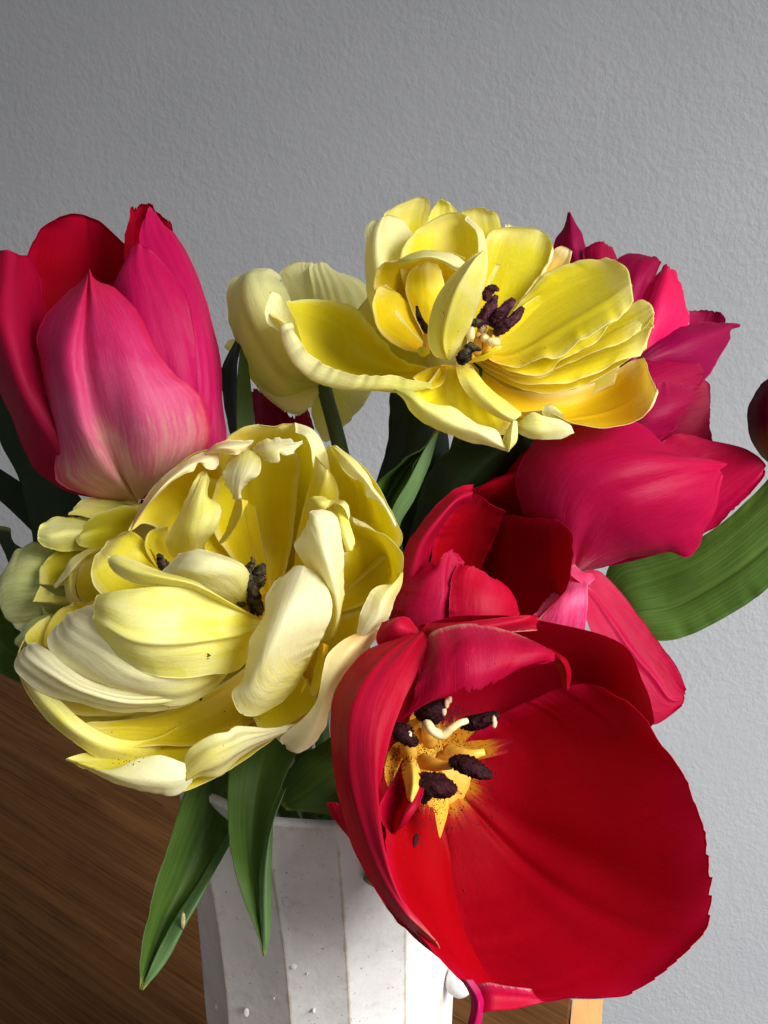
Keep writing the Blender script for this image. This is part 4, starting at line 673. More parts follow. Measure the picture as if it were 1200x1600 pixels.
# pollen fallen on the petals, all one loose scatter
me_v, me_f = [], []
dg = None
def scatter(root, name, boxes, n, size, mat, targets, seed=3, label=None, mind=0):
    """tiny grains lying on petals: one countless scatter"""
    from mathutils.bvhtree import BVHTree
    bpy.context.view_layer.update(); R = random.Random(seed); V, Fc = [], []
    vs, fs, base = [], [], 0
    for o in targets:
        mw = o.matrix_world; vs += [mw @ v.co for v in o.data.vertices]; fs += [tuple(i + base for i in p.vertices) for p in o.data.polygons]; base = len(vs)
    T = BVHTree.FromPolygons(vs, fs)
    for k in range(n):
        bx = R.choice(boxes); x = R.gauss(bx[0], bx[2]); y = R.gauss(bx[1], bx[3])
        d = Vector(at(x, y, 100.0) - CP).normalized(); h = T.ray_cast(Vector(CP), d)
        if h[0] is None or (h[0] - Vector(CP)).dot(Vector(FWD)) < mind / 100: continue
        nn = h[1] if h[1].dot(d) < 0 else -h[1]
        s = size * R.uniform(.5, 1.6) / 100; c = h[0] + nn * s * .3
        a = nn.orthogonal().normalized(); b = nn.cross(a); t = R.uniform(0, 6.28)
        a, b = a * math.cos(t) + b * math.sin(t), b * math.cos(t) - a * math.sin(t)
        i = len(V); e = R.uniform(.5, 1.7)
        V += [c + a * s * e, c + b * s * .7, c - a * s * e, c - b * s * .7, c + nn * s * .7, c - nn * s * .6]
        Fc += [(i, i + 1, i + 4), (i + 1, i + 2, i + 4), (i + 2, i + 3, i + 4), (i + 3, i, i + 4), (i + 1, i, i + 5), (i + 2, i + 1, i + 5), (i + 3, i + 2, i + 5), (i, i + 3, i + 5)]
    if V:
        o = link_mesh(name, V, Fc, mat, root, smooth=False); o['kind'] = 'stuff'
        return o
kids = lambda root: [o for o in root.children if o.type == 'MESH' and o.name.startswith(('petal', 'leaf'))]
scatter(G[0], 'pollen', [(660, 1150, 32, 28), (630, 1190, 20, 25), (700, 1200, 35, 28), (700, 1120, 20, 12), (665, 1250, 25, 20)], 2600, .018, POL, kids(G[0]), 5, mind=38.4)
scatter(G[0], 'pollen', [(740, 1210, 50, 45), (720, 1280, 60, 40), (650, 1290, 12, 30)], 110, .022, POL, kids(G[0]), 6, mind=38.6)
scatter(C_[0], 'pollen', [(735, 560, 30, 22), (700, 490, 8, 20), (830, 560, 20, 6)], 60, .014, AN_D, kids(C_[0]), 7)

# ------------------------------------------------------------------ lower left: big yellow double tulip
r = thing('tulip', 'largest pale yellow double tulip, low on the left, with withered dark anthers', 'tulip', VIN(-.006, -.008), 'tulips in the vase')
H = (r, 40.0)
# rear rim petals
petal(H, 'i', "430,960,3.5 380,880,3.6 350,800,2.8 340,730,1.8 350,692,1.2 372,675,1 400,664,1|425,960,3.8 410,860,4.4 400,780,4 400,720,3 410,690,2 416,672,1.3 420,664,1|435,960,3.8 450,860,4 470,780,3.6 470,720,2.6 465,690,1.8 455,672,1.2 440,664,1|440,960,3.6 500,860,3 515,780,2 512,730,1.2 505,700,.7 488,674,.7 460,664,.9|440,955,3.2 490,850,2.2 497,780,1.2 488,730,.5 487,702,.3 480,682,.3 462,672,.6", YI, YO, ruf=.05, ser=.006, wr=.06, nu=56)
petal(H, 'i', "415,955,3 360,900,2.6 300,860,2 255,830,1.4 225,818,.9 207,828,.5|415,950,3.4 340,860,3.2 290,800,2.6 250,780,1.8 225,790,1.1 204,829,.4|415,945,3.4 370,850,3.4 330,780,2.8 290,745,1.8 240,762,.8 203,830,.2|415,940,3.4 390,850,3.2 360,780,2.4 338,712,1.2 312,706,.8 275,728,.4 236,768,0 203,830,.1", YI, YP, ruf=.03, wr=.06, nu=44)
petal(H, 'o', "203,830,-.05 215,800,-.2 234,770,-.4 258,742,-.2 284,724,0 312,708,.3 341,705,.6|204,829,-.3 222,800,-.7 245,770,-1 270,745,-.8 296,726,-.6 322,718,-.2 342,714,.3|206,827,-.1 232,790,-.4 258,762,-.6 286,742,-.6 303,736,-.5 312,722,-.3 322,732,-.1 334,734,.1 341,728,.3", YP, YI, ruf=.05, nu=22, nv=50, ser=.03, sf=14)
petal(H, 'i', "415,945,3.4 380,850,3.2 350,770,2.4 335,730,1.6 324,706,.8|420,945,3.4 395,850,3.4 370,770,2.8 360,720,1.8 355,695,1|425,945,3.4 410,850,3.4 395,770,3 385,720,2 396,690,1.2", YI, YP, ruf=.04, nu=26)
petal(H, 'o', "322,706,.3 336,694,.2 358,688,.3 380,688,.6 397,688,.8|322,707,0 340,700,-.4 362,698,-.4 380,696,0 394,692,.5|324,710,.1 344,708,-.1 368,711,-.2 380,706,.1 390,698,.5", YP, YI, ruf=.04, nu=16, nv=30)
# withered ruffled lobes leaning in
petal(H, 'i', "418,950,2.8 360,870,2.2 335,820,1.6 336,770,1 350,735,.5 366,712,.2 390,704,.2|420,945,3 390,860,3.2 375,800,2.8 372,750,2 382,720,1 396,706,.4|425,940,3.1 425,860,3.6 418,800,3.4 415,750,2.6 415,715,1.6 412,695,.8|432,940,3 455,860,3.2 462,800,2.8 466,750,2 468,715,1.2 450,692,.5", YI, YO, ruf=.04, wr=.07, nu=56, nv=60, crease=(.45, -.16, .05), pl=.05, pln=4)
petal(H, 'o', "366,712,.1 355,725,-.1 350,745,-.2 356,765,-.1 367,780,.1|385,703,-.1 378,720,-.5 374,742,-.65 372,762,-.5 372,782,-.1|404,708,0 408,725,-.6 404,742,-.7 392,750,-.6 384,755,-.4 380,768,-.2 378,784,0", YW, YI, ruf=.14, fine=.10, nu=28, nv=34, wr=.04)
petal(H, 'o', "395,700,.1 410,688,0 430,683,.1 450,688,.2 474,690,.3|398,708,-.1 415,702,-.45 432,700,-.5 448,698,-.3 472,691,.2|402,714,-.1 420,722,-.4 437,722,-.5 437,708,-.5 446,712,-.4 460,708,-.3 462,702,-.1 473,692,.3", YW, YI, ruf=.14, fine=.10, nu=24, nv=40, wr=.04, ser=.03, sf=9)
petal(H, 'i', "370,775,.2 362,800,.3 352,830,.7 340,850,1|378,780,-.4 378,800,-.4 370,820,0 350,848,.7|388,782,0 386,790,-.1 376,806,.1 366,826,.4 358,842,.8", YL, YO, ruf=.03, nu=18, nv=22)
petal(H, 'i', "300,880,2.2 270,872,1.3 258,850,.6 264,830,.3 280,798,.2 294,768,.2 310,742,.4 320,735,.5|310,880,2.2 300,865,.7 295,835,-.4 305,800,-.5 312,775,-.2 318,752,.2 321,736,.5|320,878,2.2 320,852,.5 334,835,-.3 344,812,-.6 347,794,-.4 336,784,-.1 325,775,.1 328,750,.4 323,736,.5", YL, YI, ruf=.05, nu=34, nv=44, wr=.05, ser=.02, sf=10)
petal(H, 'i', "420,955,3 370,900,2.8 330,870,2.4 310,830,2 320,780,1.7 328,745,1.5|420,950,3 385,890,2.9 355,850,2.6 335,810,2.2 335,780,1.8 342,750,1.6", YI, YI, nu=14)
# hooked petal beside hidden anther
petal(H, 'i', "285,895,2 255,895,1.3 240,880,.8 230,862,.4 227,848,.2 236,830,.5 262,824,.9|288,890,2.2 268,885,1.6 250,865,1.2 240,845,.9 245,832,.9 262,826,1.1|292,885,2.2 285,870,2 272,852,1.6 262,840,1.4 263,830,1.3", YI, YO, ruf=.02, nu=20, nv=26)
# outer bowl behind everything
blob('receptacle', at(425, 985, 45.2), (1.7, 1.7, .9), ST, r, .1, 9)
petal(H, 'i', "425,985,4.8 300,930,4 180,930,2.4 100,960,1.6 60,1000,1.2|425,985,4.9 320,1010,4.4 200,1030,3 110,1050,1.6 60,1060,.9|425,985,4.9 350,1070,4.2 240,1110,2.6 150,1120,1.2 90,1110,.6", YI, YO, nu=28, ruf=.04)
petal(H, 'i', "425,985,4.9 330,1050,4.4 240,1100,2.8 160,1140,1.2 125,1160,.6|425,985,4.9 370,1100,4.1 310,1150,2.4 260,1180,1.2 220,1200,.4|425,985,4.9 430,1080,4.2 410,1130,2.4 390,1150,1.2 360,1180,.6", YI, YO, nu=28, ruf=.04)
petal(H, 'i', "425,985,4.9 440,1070,4 460,1120,2 480,1140,1|425,985,4.9 500,1050,3.8 520,1080,2 520,1110,1|425,985,4.9 530,1000,3.6 590,980,1.8 600,960,1", YI, YO, nu=28, ruf=.04)
petal(H, 'i', "425,985,4.9 530,970,3.6 590,950,2 615,910,1|425,985,4.9 540,900,4 590,840,2.4 610,810,1.2|425,985,4.9 500,850,4.4 540,760,2.8 545,720,1.6", YI, YO, nu=28, ruf=.04)
petal(H, 'i', "425,985,4.9 360,900,4.6 290,850,3.4 250,840,2.4|425,985,4.9 380,850,4.8 330,760,3.6 300,730,2.4|425,985,4.9 420,850,5 400,740,3.8 380,690,2.4", YI, YO, nu=28, ruf=.04)
petal(H, 'i', "425,985,5 300,1080,4.6 200,1100,3.4 120,1090,1.8 60,1075,.9|425,985,5 310,1100,4.4 220,1130,3.2 140,1125,1.7 90,1115,.8|425,985,5 330,1120,4.2 240,1155,3 175,1160,1.6 125,1145,.8", YI, YO, nu=20, ruf=.03)
# centre column: floor of cup
petal(H, 'i', "360,960,3.4 350,900,4.2 400,850,4.4 470,850,4 520,860,3.6|380,1000,3.4 400,960,4.6 440,920,4.6 500,920,4|420,1040,3 440,1010,4 480,980,4 520,960,3.5", YA, YO, ruf=.02)
# right side inner rolls
petal(H, 'i', "455,950,2.8 462,850,2.2 474,790,1.2 487,740,.5 492,712,.2|460,950,2.6 480,850,1.6 495,790,.6 508,750,0 511,732,0|465,950,2.4 500,860,1.4 522,800,.7 530,775,.4 524,748,.3 512,732,.1", YI, YI, ruf=.04, nu=28, wr=.05)
petal(H, 'i', "478,800,.4 480,780,.1 490,776,-.1 503,775,0|488,806,.4 494,790,-.3 505,784,-.4 514,780,-.1|498,810,.4 506,800,-.2 512,792,-.3 516,784,-.1", YL, YO, nu=14, nv=16, ruf=.03)
petal(H, 'i', "470,960,2.8 490,860,2.6 505,800,2.2 510,750,1.8 508,715,1.4 511,697,1.1|480,965,2.8 535,870,2.6 560,810,2.2 560,760,1.6 540,722,1 518,696,.9|490,970,2.6 580,890,1.6 625,850,.6 615,810,.1 590,760,-.1 560,722,.1 526,698,.6", YI, YO, ruf=.03, wr=.08, nu=44, crease=(.5, .10, .05))
petal(H, 'o', "520,697,.5 548,713,.1 572,737,-.1 585,762,-.3 605,790,-.4 620,820,-.3|523,700,.1 548,722,-.5 570,748,-.8 585,768,-.9 602,792,-.8 618,822,-.4|526,706,.1 533,730,-.3 548,746,-.5 567,757,-.6 572,776,-.6 587,782,-.6 603,797,-.6 616,825,-.3", YW, YI, ruf=.04, nu=20, nv=50, ser=.02, sf=14)
petal(H, 'i', "470,960,2.4 530,900,1.3 537,860,.4 522,820,.1 510,785,.1 524,781,.1 540,788,0|480,962,2.4 560,900,2 575,860,1.4 555,830,.8 545,810,.4 545,800,.1|490,965,2.4 590,910,1.8 605,870,1.2 590,840,.6 570,820,.1 552,818,0|500,970,2.4 600,930,.8 625,900,.1 628,870,-.3 605,838,-.4 580,825,-.3 562,817,-.1", YI, YO, ruf=.04, wr=.06, nu=48)
petal(H, 'i', "512,795,0 520,830,-.1 535,860,-.3 540,862,-.4|525,785,-.2 532,820,-.6 545,855,-.7 548,862,-.6|540,790,-.2 546,815,-.5 555,845,-.5 553,855,-.5", YL, YI, nu=14, nv=18, ruf=.03)
petal(H, 'o', "530,783,-.1 538,782,-.2 545,790,-.3 547,805,-.3|526,787,-.4 533,790,-.7 540,798,-.7 545,812,-.5", YW, YO, nu=10, nv=12, ruf=.02)
# outer right: floor and cream lips
petal(H, 'i', "470,980,3 540,960,2 590,940,1 622,910,.4|475,1000,3 530,1010,2 570,990,.9 612,940,.1|480,1030,3 500,1070,1.8 530,1040,.7 590,980,-.1|470,1060,3 470,1120,1.4 500,1100,.3 540,1010,-.3", YI, YP, ruf=.03, nu=34)
petal(H, 'o', "630,893,.2 628,915,.1 618,935,0 608,962,0 590,985,0 570,1010,.2|625,898,-.1 612,920,-.6 600,940,-.9 590,965,-.9 575,985,-.7 560,1005,-.3|618,915,-.1 600,913,-.4 582,920,-.6 572,936,-.7 563,958,-.7 558,985,-.5", YW, YI, ruf=.04, nu=26, nv=44, ser=.02, sf=12)
petal(H, 'o', "600,985,.1 560,1030,.2 530,1070,.3 516,1110,.3 510,1135,.2 490,1160,.2 466,1178,.1 450,1172,.2|585,985,-.4 550,1020,-.8 522,1065,-1 505,1110,-.9 492,1140,-.7 475,1160,-.4 455,1170,0 447,1168,.2|560,988,-.3 536,1000,-.7 512,1022,-.9 505,1045,-1 500,1075,-1 492,1100,-.9 470,1125,-.7 440,1150,-.2 440,1160,0", YP, YI, ruf=.05, nu=34, nv=60, wr=.06)
petal(H, 'o', "510,1100,.6 480,1130,.6 455,1160,.6 440,1162,.6|500,1100,.2 470,1120,.1 440,1140,.2 430,1152,.5", YP, YP, nu=10, nv=16, ruf=.03)
# white curled petals right of centre
petal(H, 'o', "500,1000,1.2 508,950,.3 498,920,-.2 478,884,-.5 462,862,-.6 459,848,-.5 470,838,-.4|515,1000,.8 520,950,-.8 505,900,-1.4 490,860,-1.4 478,840,-1 474,826,-.5|525,990,.8 530,950,-.9 522,900,-1.6 508,850,-1.6 492,815,-1.1 484,803,-.6|530,985,1.2 538,930,0 538,880,-.5 534,835,-.6 522,803,-.5 505,796,-.5 495,798,-.5", YW, YI, ruf=.04, wr=.07, nu=44, nv=60)
petal(H, 'o', "440,1098,0 400,1118,-1 375,1113,-1.4 364,1090,-1.6 366,1080,-1.6 379,1065,-1.6 385,1030,-1.7 393,995,-1.7 412,960,-1.5 416,935,-1.3 433,905,-1 455,887,-.8|460,1075,.2 420,1085,-1.6 400,1065,-2.2 405,1030,-2.5 420,980,-2.5 435,940,-2.2 450,910,-1.7 466,886,-1|475,1050,.2 450,1045,-1.6 440,1020,-2.4 452,980,-2.6 465,940,-2.4 475,910,-1.9 480,887,-1.1|495,1015,.6 485,1030,-.4 497,1005,-1 508,975,-1.4 516,950,-1.5 512,920,-1.4 500,900,-1.1 484,886,-.9", YW, YI, ruf=.04, wr=.10, nu=60, nv=70, crease=(.55, .05, .2))
petal(H, 'o', "500,1005,.2 492,1040,.2 487,1065,.2 484,1080,.2 490,1090,.2|506,1005,0 505,1040,-.1 500,1070,-.1 493,1089,.1|513,1008,.2 510,1040,.2 502,1070,.2 494,1088,.2", YI, YI, nu=12, nv=18, ruf=.05)
petal(H, 'o', "478,1060,.2 472,1075,.1 470,1082,.1|482,1060,.2 477,1074,.1 471,1083,.1", YI, YI, nu=6, nv=8, ruf=.01)
# lower bowl
petal(H, 'i', "440,990,3.4 360,1060,2.8 260,1110,1.6 180,1125,.6 140,1128,.1 116,1140,-.1|450,1010,3.4 390,1085,2.8 290,1140,1.5 200,1145,.5 140,1152,0 117,1143,-.1|455,1030,3.2 420,1110,2.4 320,1160,1.2 240,1165,.4 190,1167,0 150,1160,-.1", YI, YI, ruf=.04, wr=.07, nu=34)
petal(H, 'i', "450,1010,3.6 380,1090,3 280,1140,1.8 190,1165,.8 135,1175,.1 103,1186,-.3|460,1030,3.4 420,1110,2.6 330,1170,1.4 240,1190,.4 160,1190,-.1 104,1187,-.3|470,1050,3.2 460,1120,1.8 380,1175,.6 290,1215,-.1 190,1215,-.5 105,1188,-.4|480,1060,3 500,1110,1.2 440,1148,.2 345,1212,-.4 270,1240,-.7 185,1225,-.7 130,1200,-.5", YI, YO, ruf=.03, wr=.06, nu=54, nv=60)
petal(H, 'o', "103,1187,-.5 140,1203,-.7 190,1226,-.9 240,1240,-.9 278,1241,-.9 300,1222,-.9|110,1187,-.6 160,1205,-1.2 210,1218,-1.5 255,1220,-1.5 285,1212,-1.3 302,1208,-1|150,1205,-.7 172,1212,-1 200,1190,-1.2 245,1180,-1.3 275,1187,-1.2 302,1200,-1", YW, YI, ruf=.05, nu=26, nv=50, wr=.08, sert=.0)
petal(H, 'o', "288,1228,-.9 310,1214,-.9 345,1211,-.8 385,1176,-.5 425,1154,-.2 470,1135,.1 512,1105,.4|290,1215,-1.2 320,1192,-1.5 345,1180,-1.5 385,1160,-1.2 425,1147,-.7 465,1132,-.2 505,1103,.3|284,1192,-1 298,1168,-1.2 330,1149,-1.3 355,1144,-1.2 362,1138,-1.1 375,1134,-1 420,1138,-.6 470,1128,-.1 503,1100,.3", YW, YI, ruf=.05, nu=26, nv=64, rib=.03, ribn=3, wr=.06, pl=.0)
petal(H, 'i', "470,1050,2.4 490,1080,1.4 500,1100,.6 508,1110,.3|440,1050,2.8 440,1090,1.8 460,1120,.8 470,1132,.2|400,1060,3 390,1100,2.2 400,1130,1 410,1142,.2", YI, YI, nu=24, nv=24, ruf=.02)
# outermost left
petal(H, 'i', "330,1080,3.4 230,1110,2.6 130,1120,1.4 60,1090,.5 28,1050,.3 30,1015,.5 50,985,1|330,1095,3.2 240,1135,2 150,1150,.9 90,1120,.1 50,1080,-.1 28,1045,0 32,1008,.4|330,1110,3 260,1165,1.4 190,1195,.5 130,1170,0 80,1125,-.3 45,1085,-.4 25,1040,-.2", YI, YO, ruf=.03, wr=.06, nu=34)
petal(H, 'o', "330,1120,3 250,1190,1.4 170,1190,.2 110,1155,-.1 60,1110,-.2 35,1065,-.2 25,1035,-.1|330,1110,2.8 250,1170,1 180,1172,-.2 120,1145,-.6 75,1105,-.7 48,1070,-.7 30,1035,-.4|330,1100,2.6 250,1150,.8 190,1155,-.1 135,1130,-.4 85,1085,-.6 62,1060,-.7 45,1030,-.5", YL, YI, ruf=.03, nu=20)
petal(H, 'i', "380,1000,3 250,1000,2.6 150,1010,1.8 75,1012,.9 72,985,.8 90,955,1 115,945,1.3|380,990,3 260,980,3 160,960,2.4 130,940,1.7 118,942,1.4", YI, YI, nu=12, ruf=.03)
petal(H, 'i', "330,1040,3 200,1040,2.2 80,1030,1 40,1000,.6 55,975,.9 75,962,1.2|330,1030,3 220,1020,2.6 120,1000,1.6 85,975,1.2 78,962,1.2", YI, YI, nu=12, ruf=.03)
petal(H, 'o', "370,1035,1.4 300,1098,.4 200,1116,-.3 120,1100,-.7 67,1082,-.8 30,1055,-.7 22,1035,-.4 36,1012,0|372,1030,1.3 300,1085,-.3 210,1098,-1.2 130,1080,-1.6 75,1050,-1.5 42,1025,-1 40,1010,-.2|374,1025,1.3 300,1072,-.3 220,1085,-1 150,1072,-1.3 104,1045,-1.3 75,1018,-1 52,1004,-.3|376,1020,1.4 310,1068,.3 230,1080,-.2 160,1075,-.5 115,1058,-.6 90,1035,-.6 72,1018,-.3 60,1006,-.1", YW, YI, ruf=.03, wr=.10, nu=50, nv=64, rib=.03)
petal(H, 'o', "372,1010,1.2 350,1058,.4 293,1096,-.3 230,1092,-.7 150,1072,-1 110,1050,-1.1 85,1025,-1 74,1000,-.8 82,980,-.5|372,1000,1 330,1040,-.6 260,1060,-1.6 190,1045,-2 140,1015,-2 105,990,-1.6 97,968,-.7|372,990,1 320,1000,-.8 250,1010,-1.8 190,990,-2 150,970,-1.8 125,960,-1.3 112,955,-.6|372,980,1.2 310,960,-.2 240,960,-1 190,950,-1.2 160,945,-1.1 140,948,-.8 120,952,-.5", YW, YI, ruf=.03, wr=.12, nu=60, nv=70, rib=.02, crease=(.35, -.08, .08))
# yellow petals behind
petal(H, 'i', "330,950,2.2 250,950,1.2 180,940,.5 150,920,.2 142,895,.2 148,868,.5|330,940,2 260,920,.9 205,890,.4 180,862,.3 160,855,.6|330,930,2.2 275,900,1.4 240,875,.8 225,850,.5 209,836,.6 195,830,.9 178,840,.9|325,925,2.4 285,905,1.6 252,890,1 240,865,.6 225,845,.6 205,832,.8", YI, YI, ruf=.03, wr=.08, nu=34, crease=(.6, -.10, .1))
# lemon petal with a folded upper edge
petal(H, 'i', "415,985,.6 385,1035,0 360,1050,-.6 325,1053,-1.2 270,1060,-1.7 232,1055,-1.9 193,1036,-1.9 160,1012,-1.9|420,975,.5 370,1000,-.9 320,1010,-1.9 265,1015,-2.5 215,1010,-2.7 175,990,-2.5 150,975,-2|415,970,.4 360,965,-1.3 305,965,-2.2 250,965,-2.7 200,960,-2.8 165,948,-2.5 145,945,-1.9|405,968,.4 365,945,-.9 325,930,-1.6 285,918,-2.1 240,917,-2.3 205,920,-2.3 172,926,-2.1 153,930,-1.8", YL, YO, ruf=.02, wr=.10, nu=60, nv=64, crease=(.42, .16, .05))
petal(H, 'i', "400,972,.3 350,945,-1.3 300,922,-1.9 250,918,-2.1 215,914,-2.1 185,900,-2 170,884,-1.8|402,968,.2 355,940,-1.7 305,914,-2.4 255,902,-2.6 215,893,-2.5 186,882,-2.2 168,874,-1.8|404,965,.3 355,938,-1.3 305,908,-1.9 250,892,-2 212,876,-2 185,867,-1.9 169,869,-1.8", YL, YL, ruf=.02, nu=26, nv=48, wr=.03)
petal(H, 'o', "370,948,.4 330,930,-.8 290,912,-1.2 262,900,-1.1 252,893,-.9|385,940,.2 350,910,-1.3 310,895,-1.8 280,888,-1.5 262,884,-1|392,930,.1 370,890,-1.3 335,875,-1.8 300,866,-1.6 278,868,-1.1|395,915,.4 392,900,-.3 378,882,-.8 350,867,-1 318,858,-1.1 300,859,-1.1 285,864,-1", YW, YO, ruf=.02, wr=.06, nu=40)
anther(H, "402,965,.6 398,940,.1 393,915,-.2 388,890,-.3 395,880,-.3", .22, AN_D, 31)
anther(H, "400,920,0 404,900,-.3 408,888,-.3 413,882,-.2", .18, AN_D, 32)
anther(H, "392,885,-.3 396,878,-.4 393,870,-.3", .06, AN_D, 33)
anther(H, "428,945,1 432,925,.6 434,905,.4", .13, AN_D, 34)
anther(H, "262,892,.6 256,882,.2 250,872,0 252,866,0", .18, AN_D, 35)
anther(H, "380,945,.4 374,940,.2 370,932,.2", .12, AN_D, 36)
for q in ("415,985,1.4 405,965,.6 400,945,.2", "425,985,1.4 420,960,.9 432,930,.8", "405,985,1.2 412,950,1.2 416,930,1.4"): tube('filament', parse(q, 40), [.2, .16, .1], FIL, r, 10, 12)
petal(H, 'i', "400,1000,1 392,960,.6 398,930,1|412,1000,.6 408,975,.2 402,955,.6|425,1000,1 425,970,.6 418,940,1", FIL, FIL, nu=10, nv=12, ruf=.0)
scatter(H[0], 'pollen', [(375, 1125, 18, 10), (290, 1125, 50, 25), (205, 1188, 14, 4), (385, 930, 12, 8)], 60, .016, AN_D, kids(H[0]), 8)
scatter(H[0], 'pollen', [(322, 1026, 2, 4), (314, 1092, 1.5, 1)], 9, .035, AN_D, kids(H[0]), 12)
stem(H, "440,1000,4.4 455,1060,5.6 470,1150,6 490,1300,6 505,1450,6", .32)
leaf(H, "345,1170,5 300,1215,4 275,1280,3 250,1360,2 232,1430,1.4 219,1510,1 219,1546,1|400,1180,5 352,1230,4.4 320,1300,3.6 285,1380,2.8 255,1440,2.2 232,1510,1.4 220,1546,1|400,1220,4.8 375,1270,4.2 348,1320,3.4 305,1390,2.5 268,1450,1.8 238,1515,1.2 221,1546,1", LF, LF, nu=26)
leaf(H, "375,1265,4.2 348,1315,3.3 305,1385,2.4 268,1442,1.7 240,1500,1.2 221,1546,.98|385,1275,3.8 355,1325,2.9 313,1400,1.9 285,1448,1.4 252,1510,1.1 222,1547,.98|385,1285,3.6 359,1312,2.9 312,1408,2.1 290,1446,1.6 262,1500,1.3 223,1547,1", LB, LB, nu=16)
leaf(H, "380,1120,4.4 360,1190,3 356,1260,2.2 362,1335,1.4 384,1410,.9 404,1462,.6 411,1492,.6|440,1110,4.4 415,1180,3.4 398,1260,2.7 395,1335,1.9 400,1400,1.2 408,1460,.7 412,1493,.6|490,1120,4 460,1182,3 432,1248,2.3 413,1320,1.6 406,1380,1.1 408,1450,.7 412,1493,.6", LF, LF, nu=28)
leaf(H, "440,1230,2.4 421,1280,1.9 410,1330,1.5 405,1385,1 407,1450,.6 411,1493,.58|445,1235,2 425,1290,1.4 416,1340,1 414,1395,.7 415,1455,.5 412,1494,.58|448,1230,2.2 429,1275,1.7 425,1345,1.2 425,1430,.8 420,1475,.6 413,1494,.6", LB, LB, nu=16)
leaf(H, "560,1100,4 520,1150,3.6 470,1180,3.4 442,1215,3.4 430,1240,3.4|580,1140,3.8 540,1190,3 500,1225,2.6 462,1252,2.6 440,1258,2.8|590,1200,3.8 560,1240,3 532,1272,2.5 490,1270,2.5 448,1264,2.6", LF, LF, nu=26)
leaf(H, "560,1200,4.6 520,1262,4 500,1278,3.8|540,1200,4.6 490,1240,4.2 445,1228,4.2|530,1220,4.4 480,1268,3.8 434,1250,4", LB, LF, nu=14, nv=20)

blob('leaf_scar', at(286, 1438, 41.35), (.06, .24, .03), SCAR, r, .5, 7, nu=10, nv=8)
# ------------------------------------------------------------------ far left: greenish yellow double tulip
r = thing('tulip', 'small greenish yellow double tulip crowded in at the left edge beneath the pink tulip', 'tulip', VIN(-.014, -.002), 'tulips in the vase')
I_ = (r, 42.5)
petal(I_, 'i', "250,860,2 200,815,1.2 150,812,.6 120,805,.4 106,805,.4|250,850,2.2 200,795,1.8 160,790,1.2 125,790,.9 110,800,.6|250,840,2.4 222,788,2.2 180,777,1.8 148,776,1.5 128,781,1.2 118,792,.9", YL, YG, ruf=.04, nu=26, wr=.08)
petal(I_, 'i', "250,880,2 200,852,.8 160,858,.1 128,854,-.3 119,846,-.3|250,865,2 200,825,.5 160,828,-.2 130,835,-.4 120,842,-.3|250,850,2.2 215,792,1.4 165,798,.8 137,813,.4 121,833,-.1", YI, YG, ruf=.03, nu=30, wr=.08)
petal(I_, 'i', "200,880,1.6 150,862,.6 100,862,-.1 72,856,-.3 60,845,-.3|200,860,1.4 150,835,.2 110,830,-.3 80,835,-.5 58,835,-.3|200,840,2 150,812,1.2 120,808,.8 88,809,.5 64,820,0", YL, YG, ruf=.05, nu=30, wr=.08)
petal(I_, 'o', "130,900,1.6 100,868,1.3 75,853,1.1 50,847,1.1 27,859,1.1 9,883,1.2|130,915,1.3 95,895,0.7 60,880,0.5 30,885,0.5 8,900,0.7 -2,914,0.9|130,935,1.2 95,930,0.6 60,925,0.3 30,925,0.3 8,930,0.5 -2,945,0.7|130,950,1.4 95,952,0.8 65,956,0.5 38,962,0.5 18,965,0.6 8,968,0.7|130,962,1.6 100,968,1.1 70,974,0.9 50,980,0.8 35,984,0.8 26,982,0.8", YG, YL, ruf=.08, nu=44, wr=.08, nv=48, fine=.07, ser=.01)
petal(I_, 'o', "120,960,1 73,960,.3 48,968,.1 36,983,.2|120,985,.9 75,985,-.1 45,992,-.3 23,1000,.1|115,1000,1.1 85,1000,.4 55,1004,.1 30,1014,.2", YG, YG, ruf=.05, nu=20, nv=22)
petal(I_, 'i', "180,930,1.8 130,915,.8 90,915,.1 61,912,-.4|180,905,1.8 130,890,1.1 95,885,.6 63,890,-.1|180,880,1.8 140,855,1 110,852,.5 82,866,.2 68,880,0", YI, YG, ruf=.05, nu=26, wr=.06)
petal(I_, 'i', "180,950,1.8 130,935,.8 90,930,.1 63,915,-.4|180,958,1.6 130,942,.4 85,940,-.2 52,938,-.6|170,965,1.6 125,948,.5 85,944,-.1 52,940,-.6", YL, YG, ruf=.04, nu=16)
petal(I_, 'i', "200,975,1.8 150,970,1 100,975,.6 68,960,.4|200,990,1.6 150,990,.8 95,980,.4 64,945,.2", YI, YG, ruf=.04, nu=14)
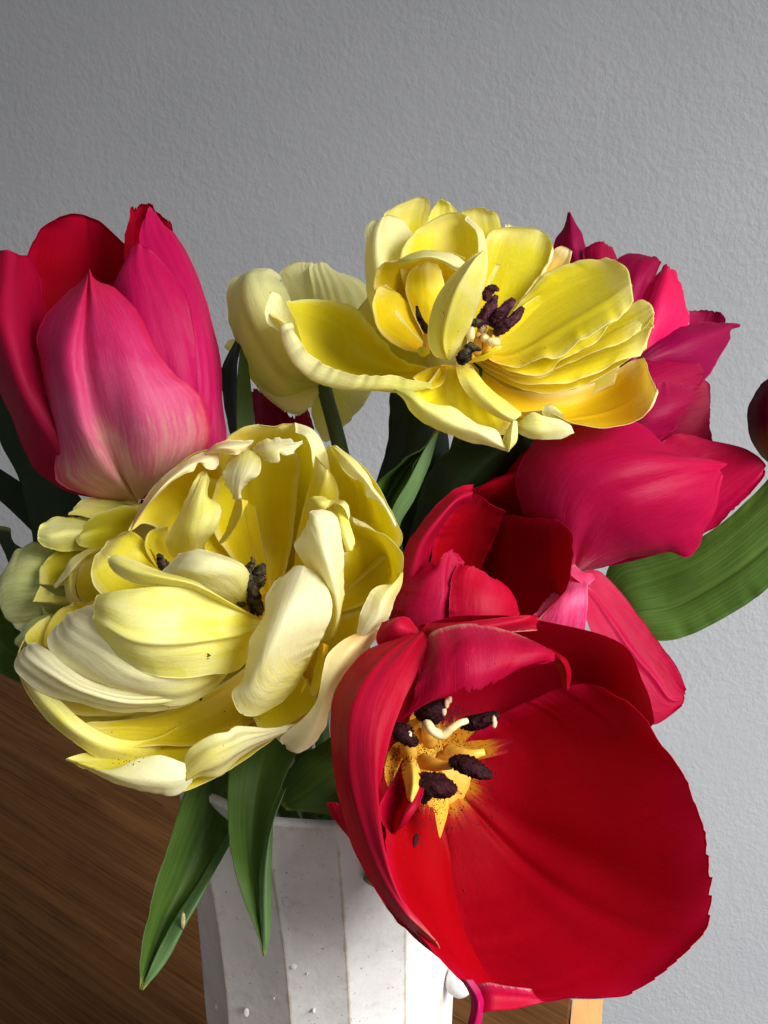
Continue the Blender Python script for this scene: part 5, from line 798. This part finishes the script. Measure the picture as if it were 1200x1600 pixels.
petal(I_, 'o', "160,852,.3 138,858,-.3 112,872,-.7 99,893,-.8 83,916,-.7|158,858,.1 135,868,-.7 113,890,-1.1 100,905,-1 84,918,-.7|155,866,.3 135,872,-.4 121,890,-.7 106,902,-.8 86,920,-.7", YO, YI, ruf=.03, nu=16, nv=26)
petal(I_, 'o', "100,900,-.7 102,925,-.7 112,945,-.5 128,952,-.3|110,885,-.9 110,920,-1.1 118,940,-.8 131,952,-.3|121,888,-.6 119,920,-.7 124,938,-.5 133,951,-.3", YO, YI, ruf=.03, nu=14, nv=22)
petal(I_, 'i', "200,960,1.5 160,950,.8 135,945,.2 120,925,-.1 121,892,.1|200,930,1.6 165,915,1 145,900,.6 135,885,.4 130,875,.4|200,890,1.8 175,870,1.2 160,862,.8 150,858,.5", YI, YI, nu=22, ruf=.03)
stem(I_, "180,900,2 240,950,4 340,1100,5.4 440,1250,5.4 500,1400,4.5", .3)
leaf(I_, "60,1000,3 30,985,2.6 0,950,2.4 -50,920,2.4|80,1060,3 30,1029,2.4 -10,1000,2 -60,960,2|100,1100,3 33,1068,2.4 0,1052,2 -60,1020,2", LF, LF, nu=22)
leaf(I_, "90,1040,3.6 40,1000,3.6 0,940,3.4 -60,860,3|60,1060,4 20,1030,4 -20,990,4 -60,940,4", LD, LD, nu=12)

# ------------------------------------------------------------------ right edge: closed bud
r = thing('tulip', 'closed purple brown tulip bud cut off by the right edge of the frame', 'tulip', VIN(.024, .006), 'tulips in the vase')
J = (r, 47.0)
petal(J, 'o', "1215,735,0 1185,705,.3 1170,670,.5 1172,630,.6 1190,600,.5 1225,575,.3|1220,737,-1 1200,700,-1.5 1192,660,-1.7 1195,620,-1.4 1210,595,-.8 1228,574,0|1230,735,-1 1235,700,-1.6 1235,660,-1.8 1235,620,-1.5 1235,590,-.6 1230,574,.1|1240,735,0 1262,700,0 1275,660,0 1270,620,0 1255,590,.2 1232,575,.3", BD, BD, ruf=.02, wr=.05, nu=40)
stem(J, "1225,735,.3 1212,760,.3 1180,820,.8 1100,900,3 900,1060,4.5 650,1300,1", .24)
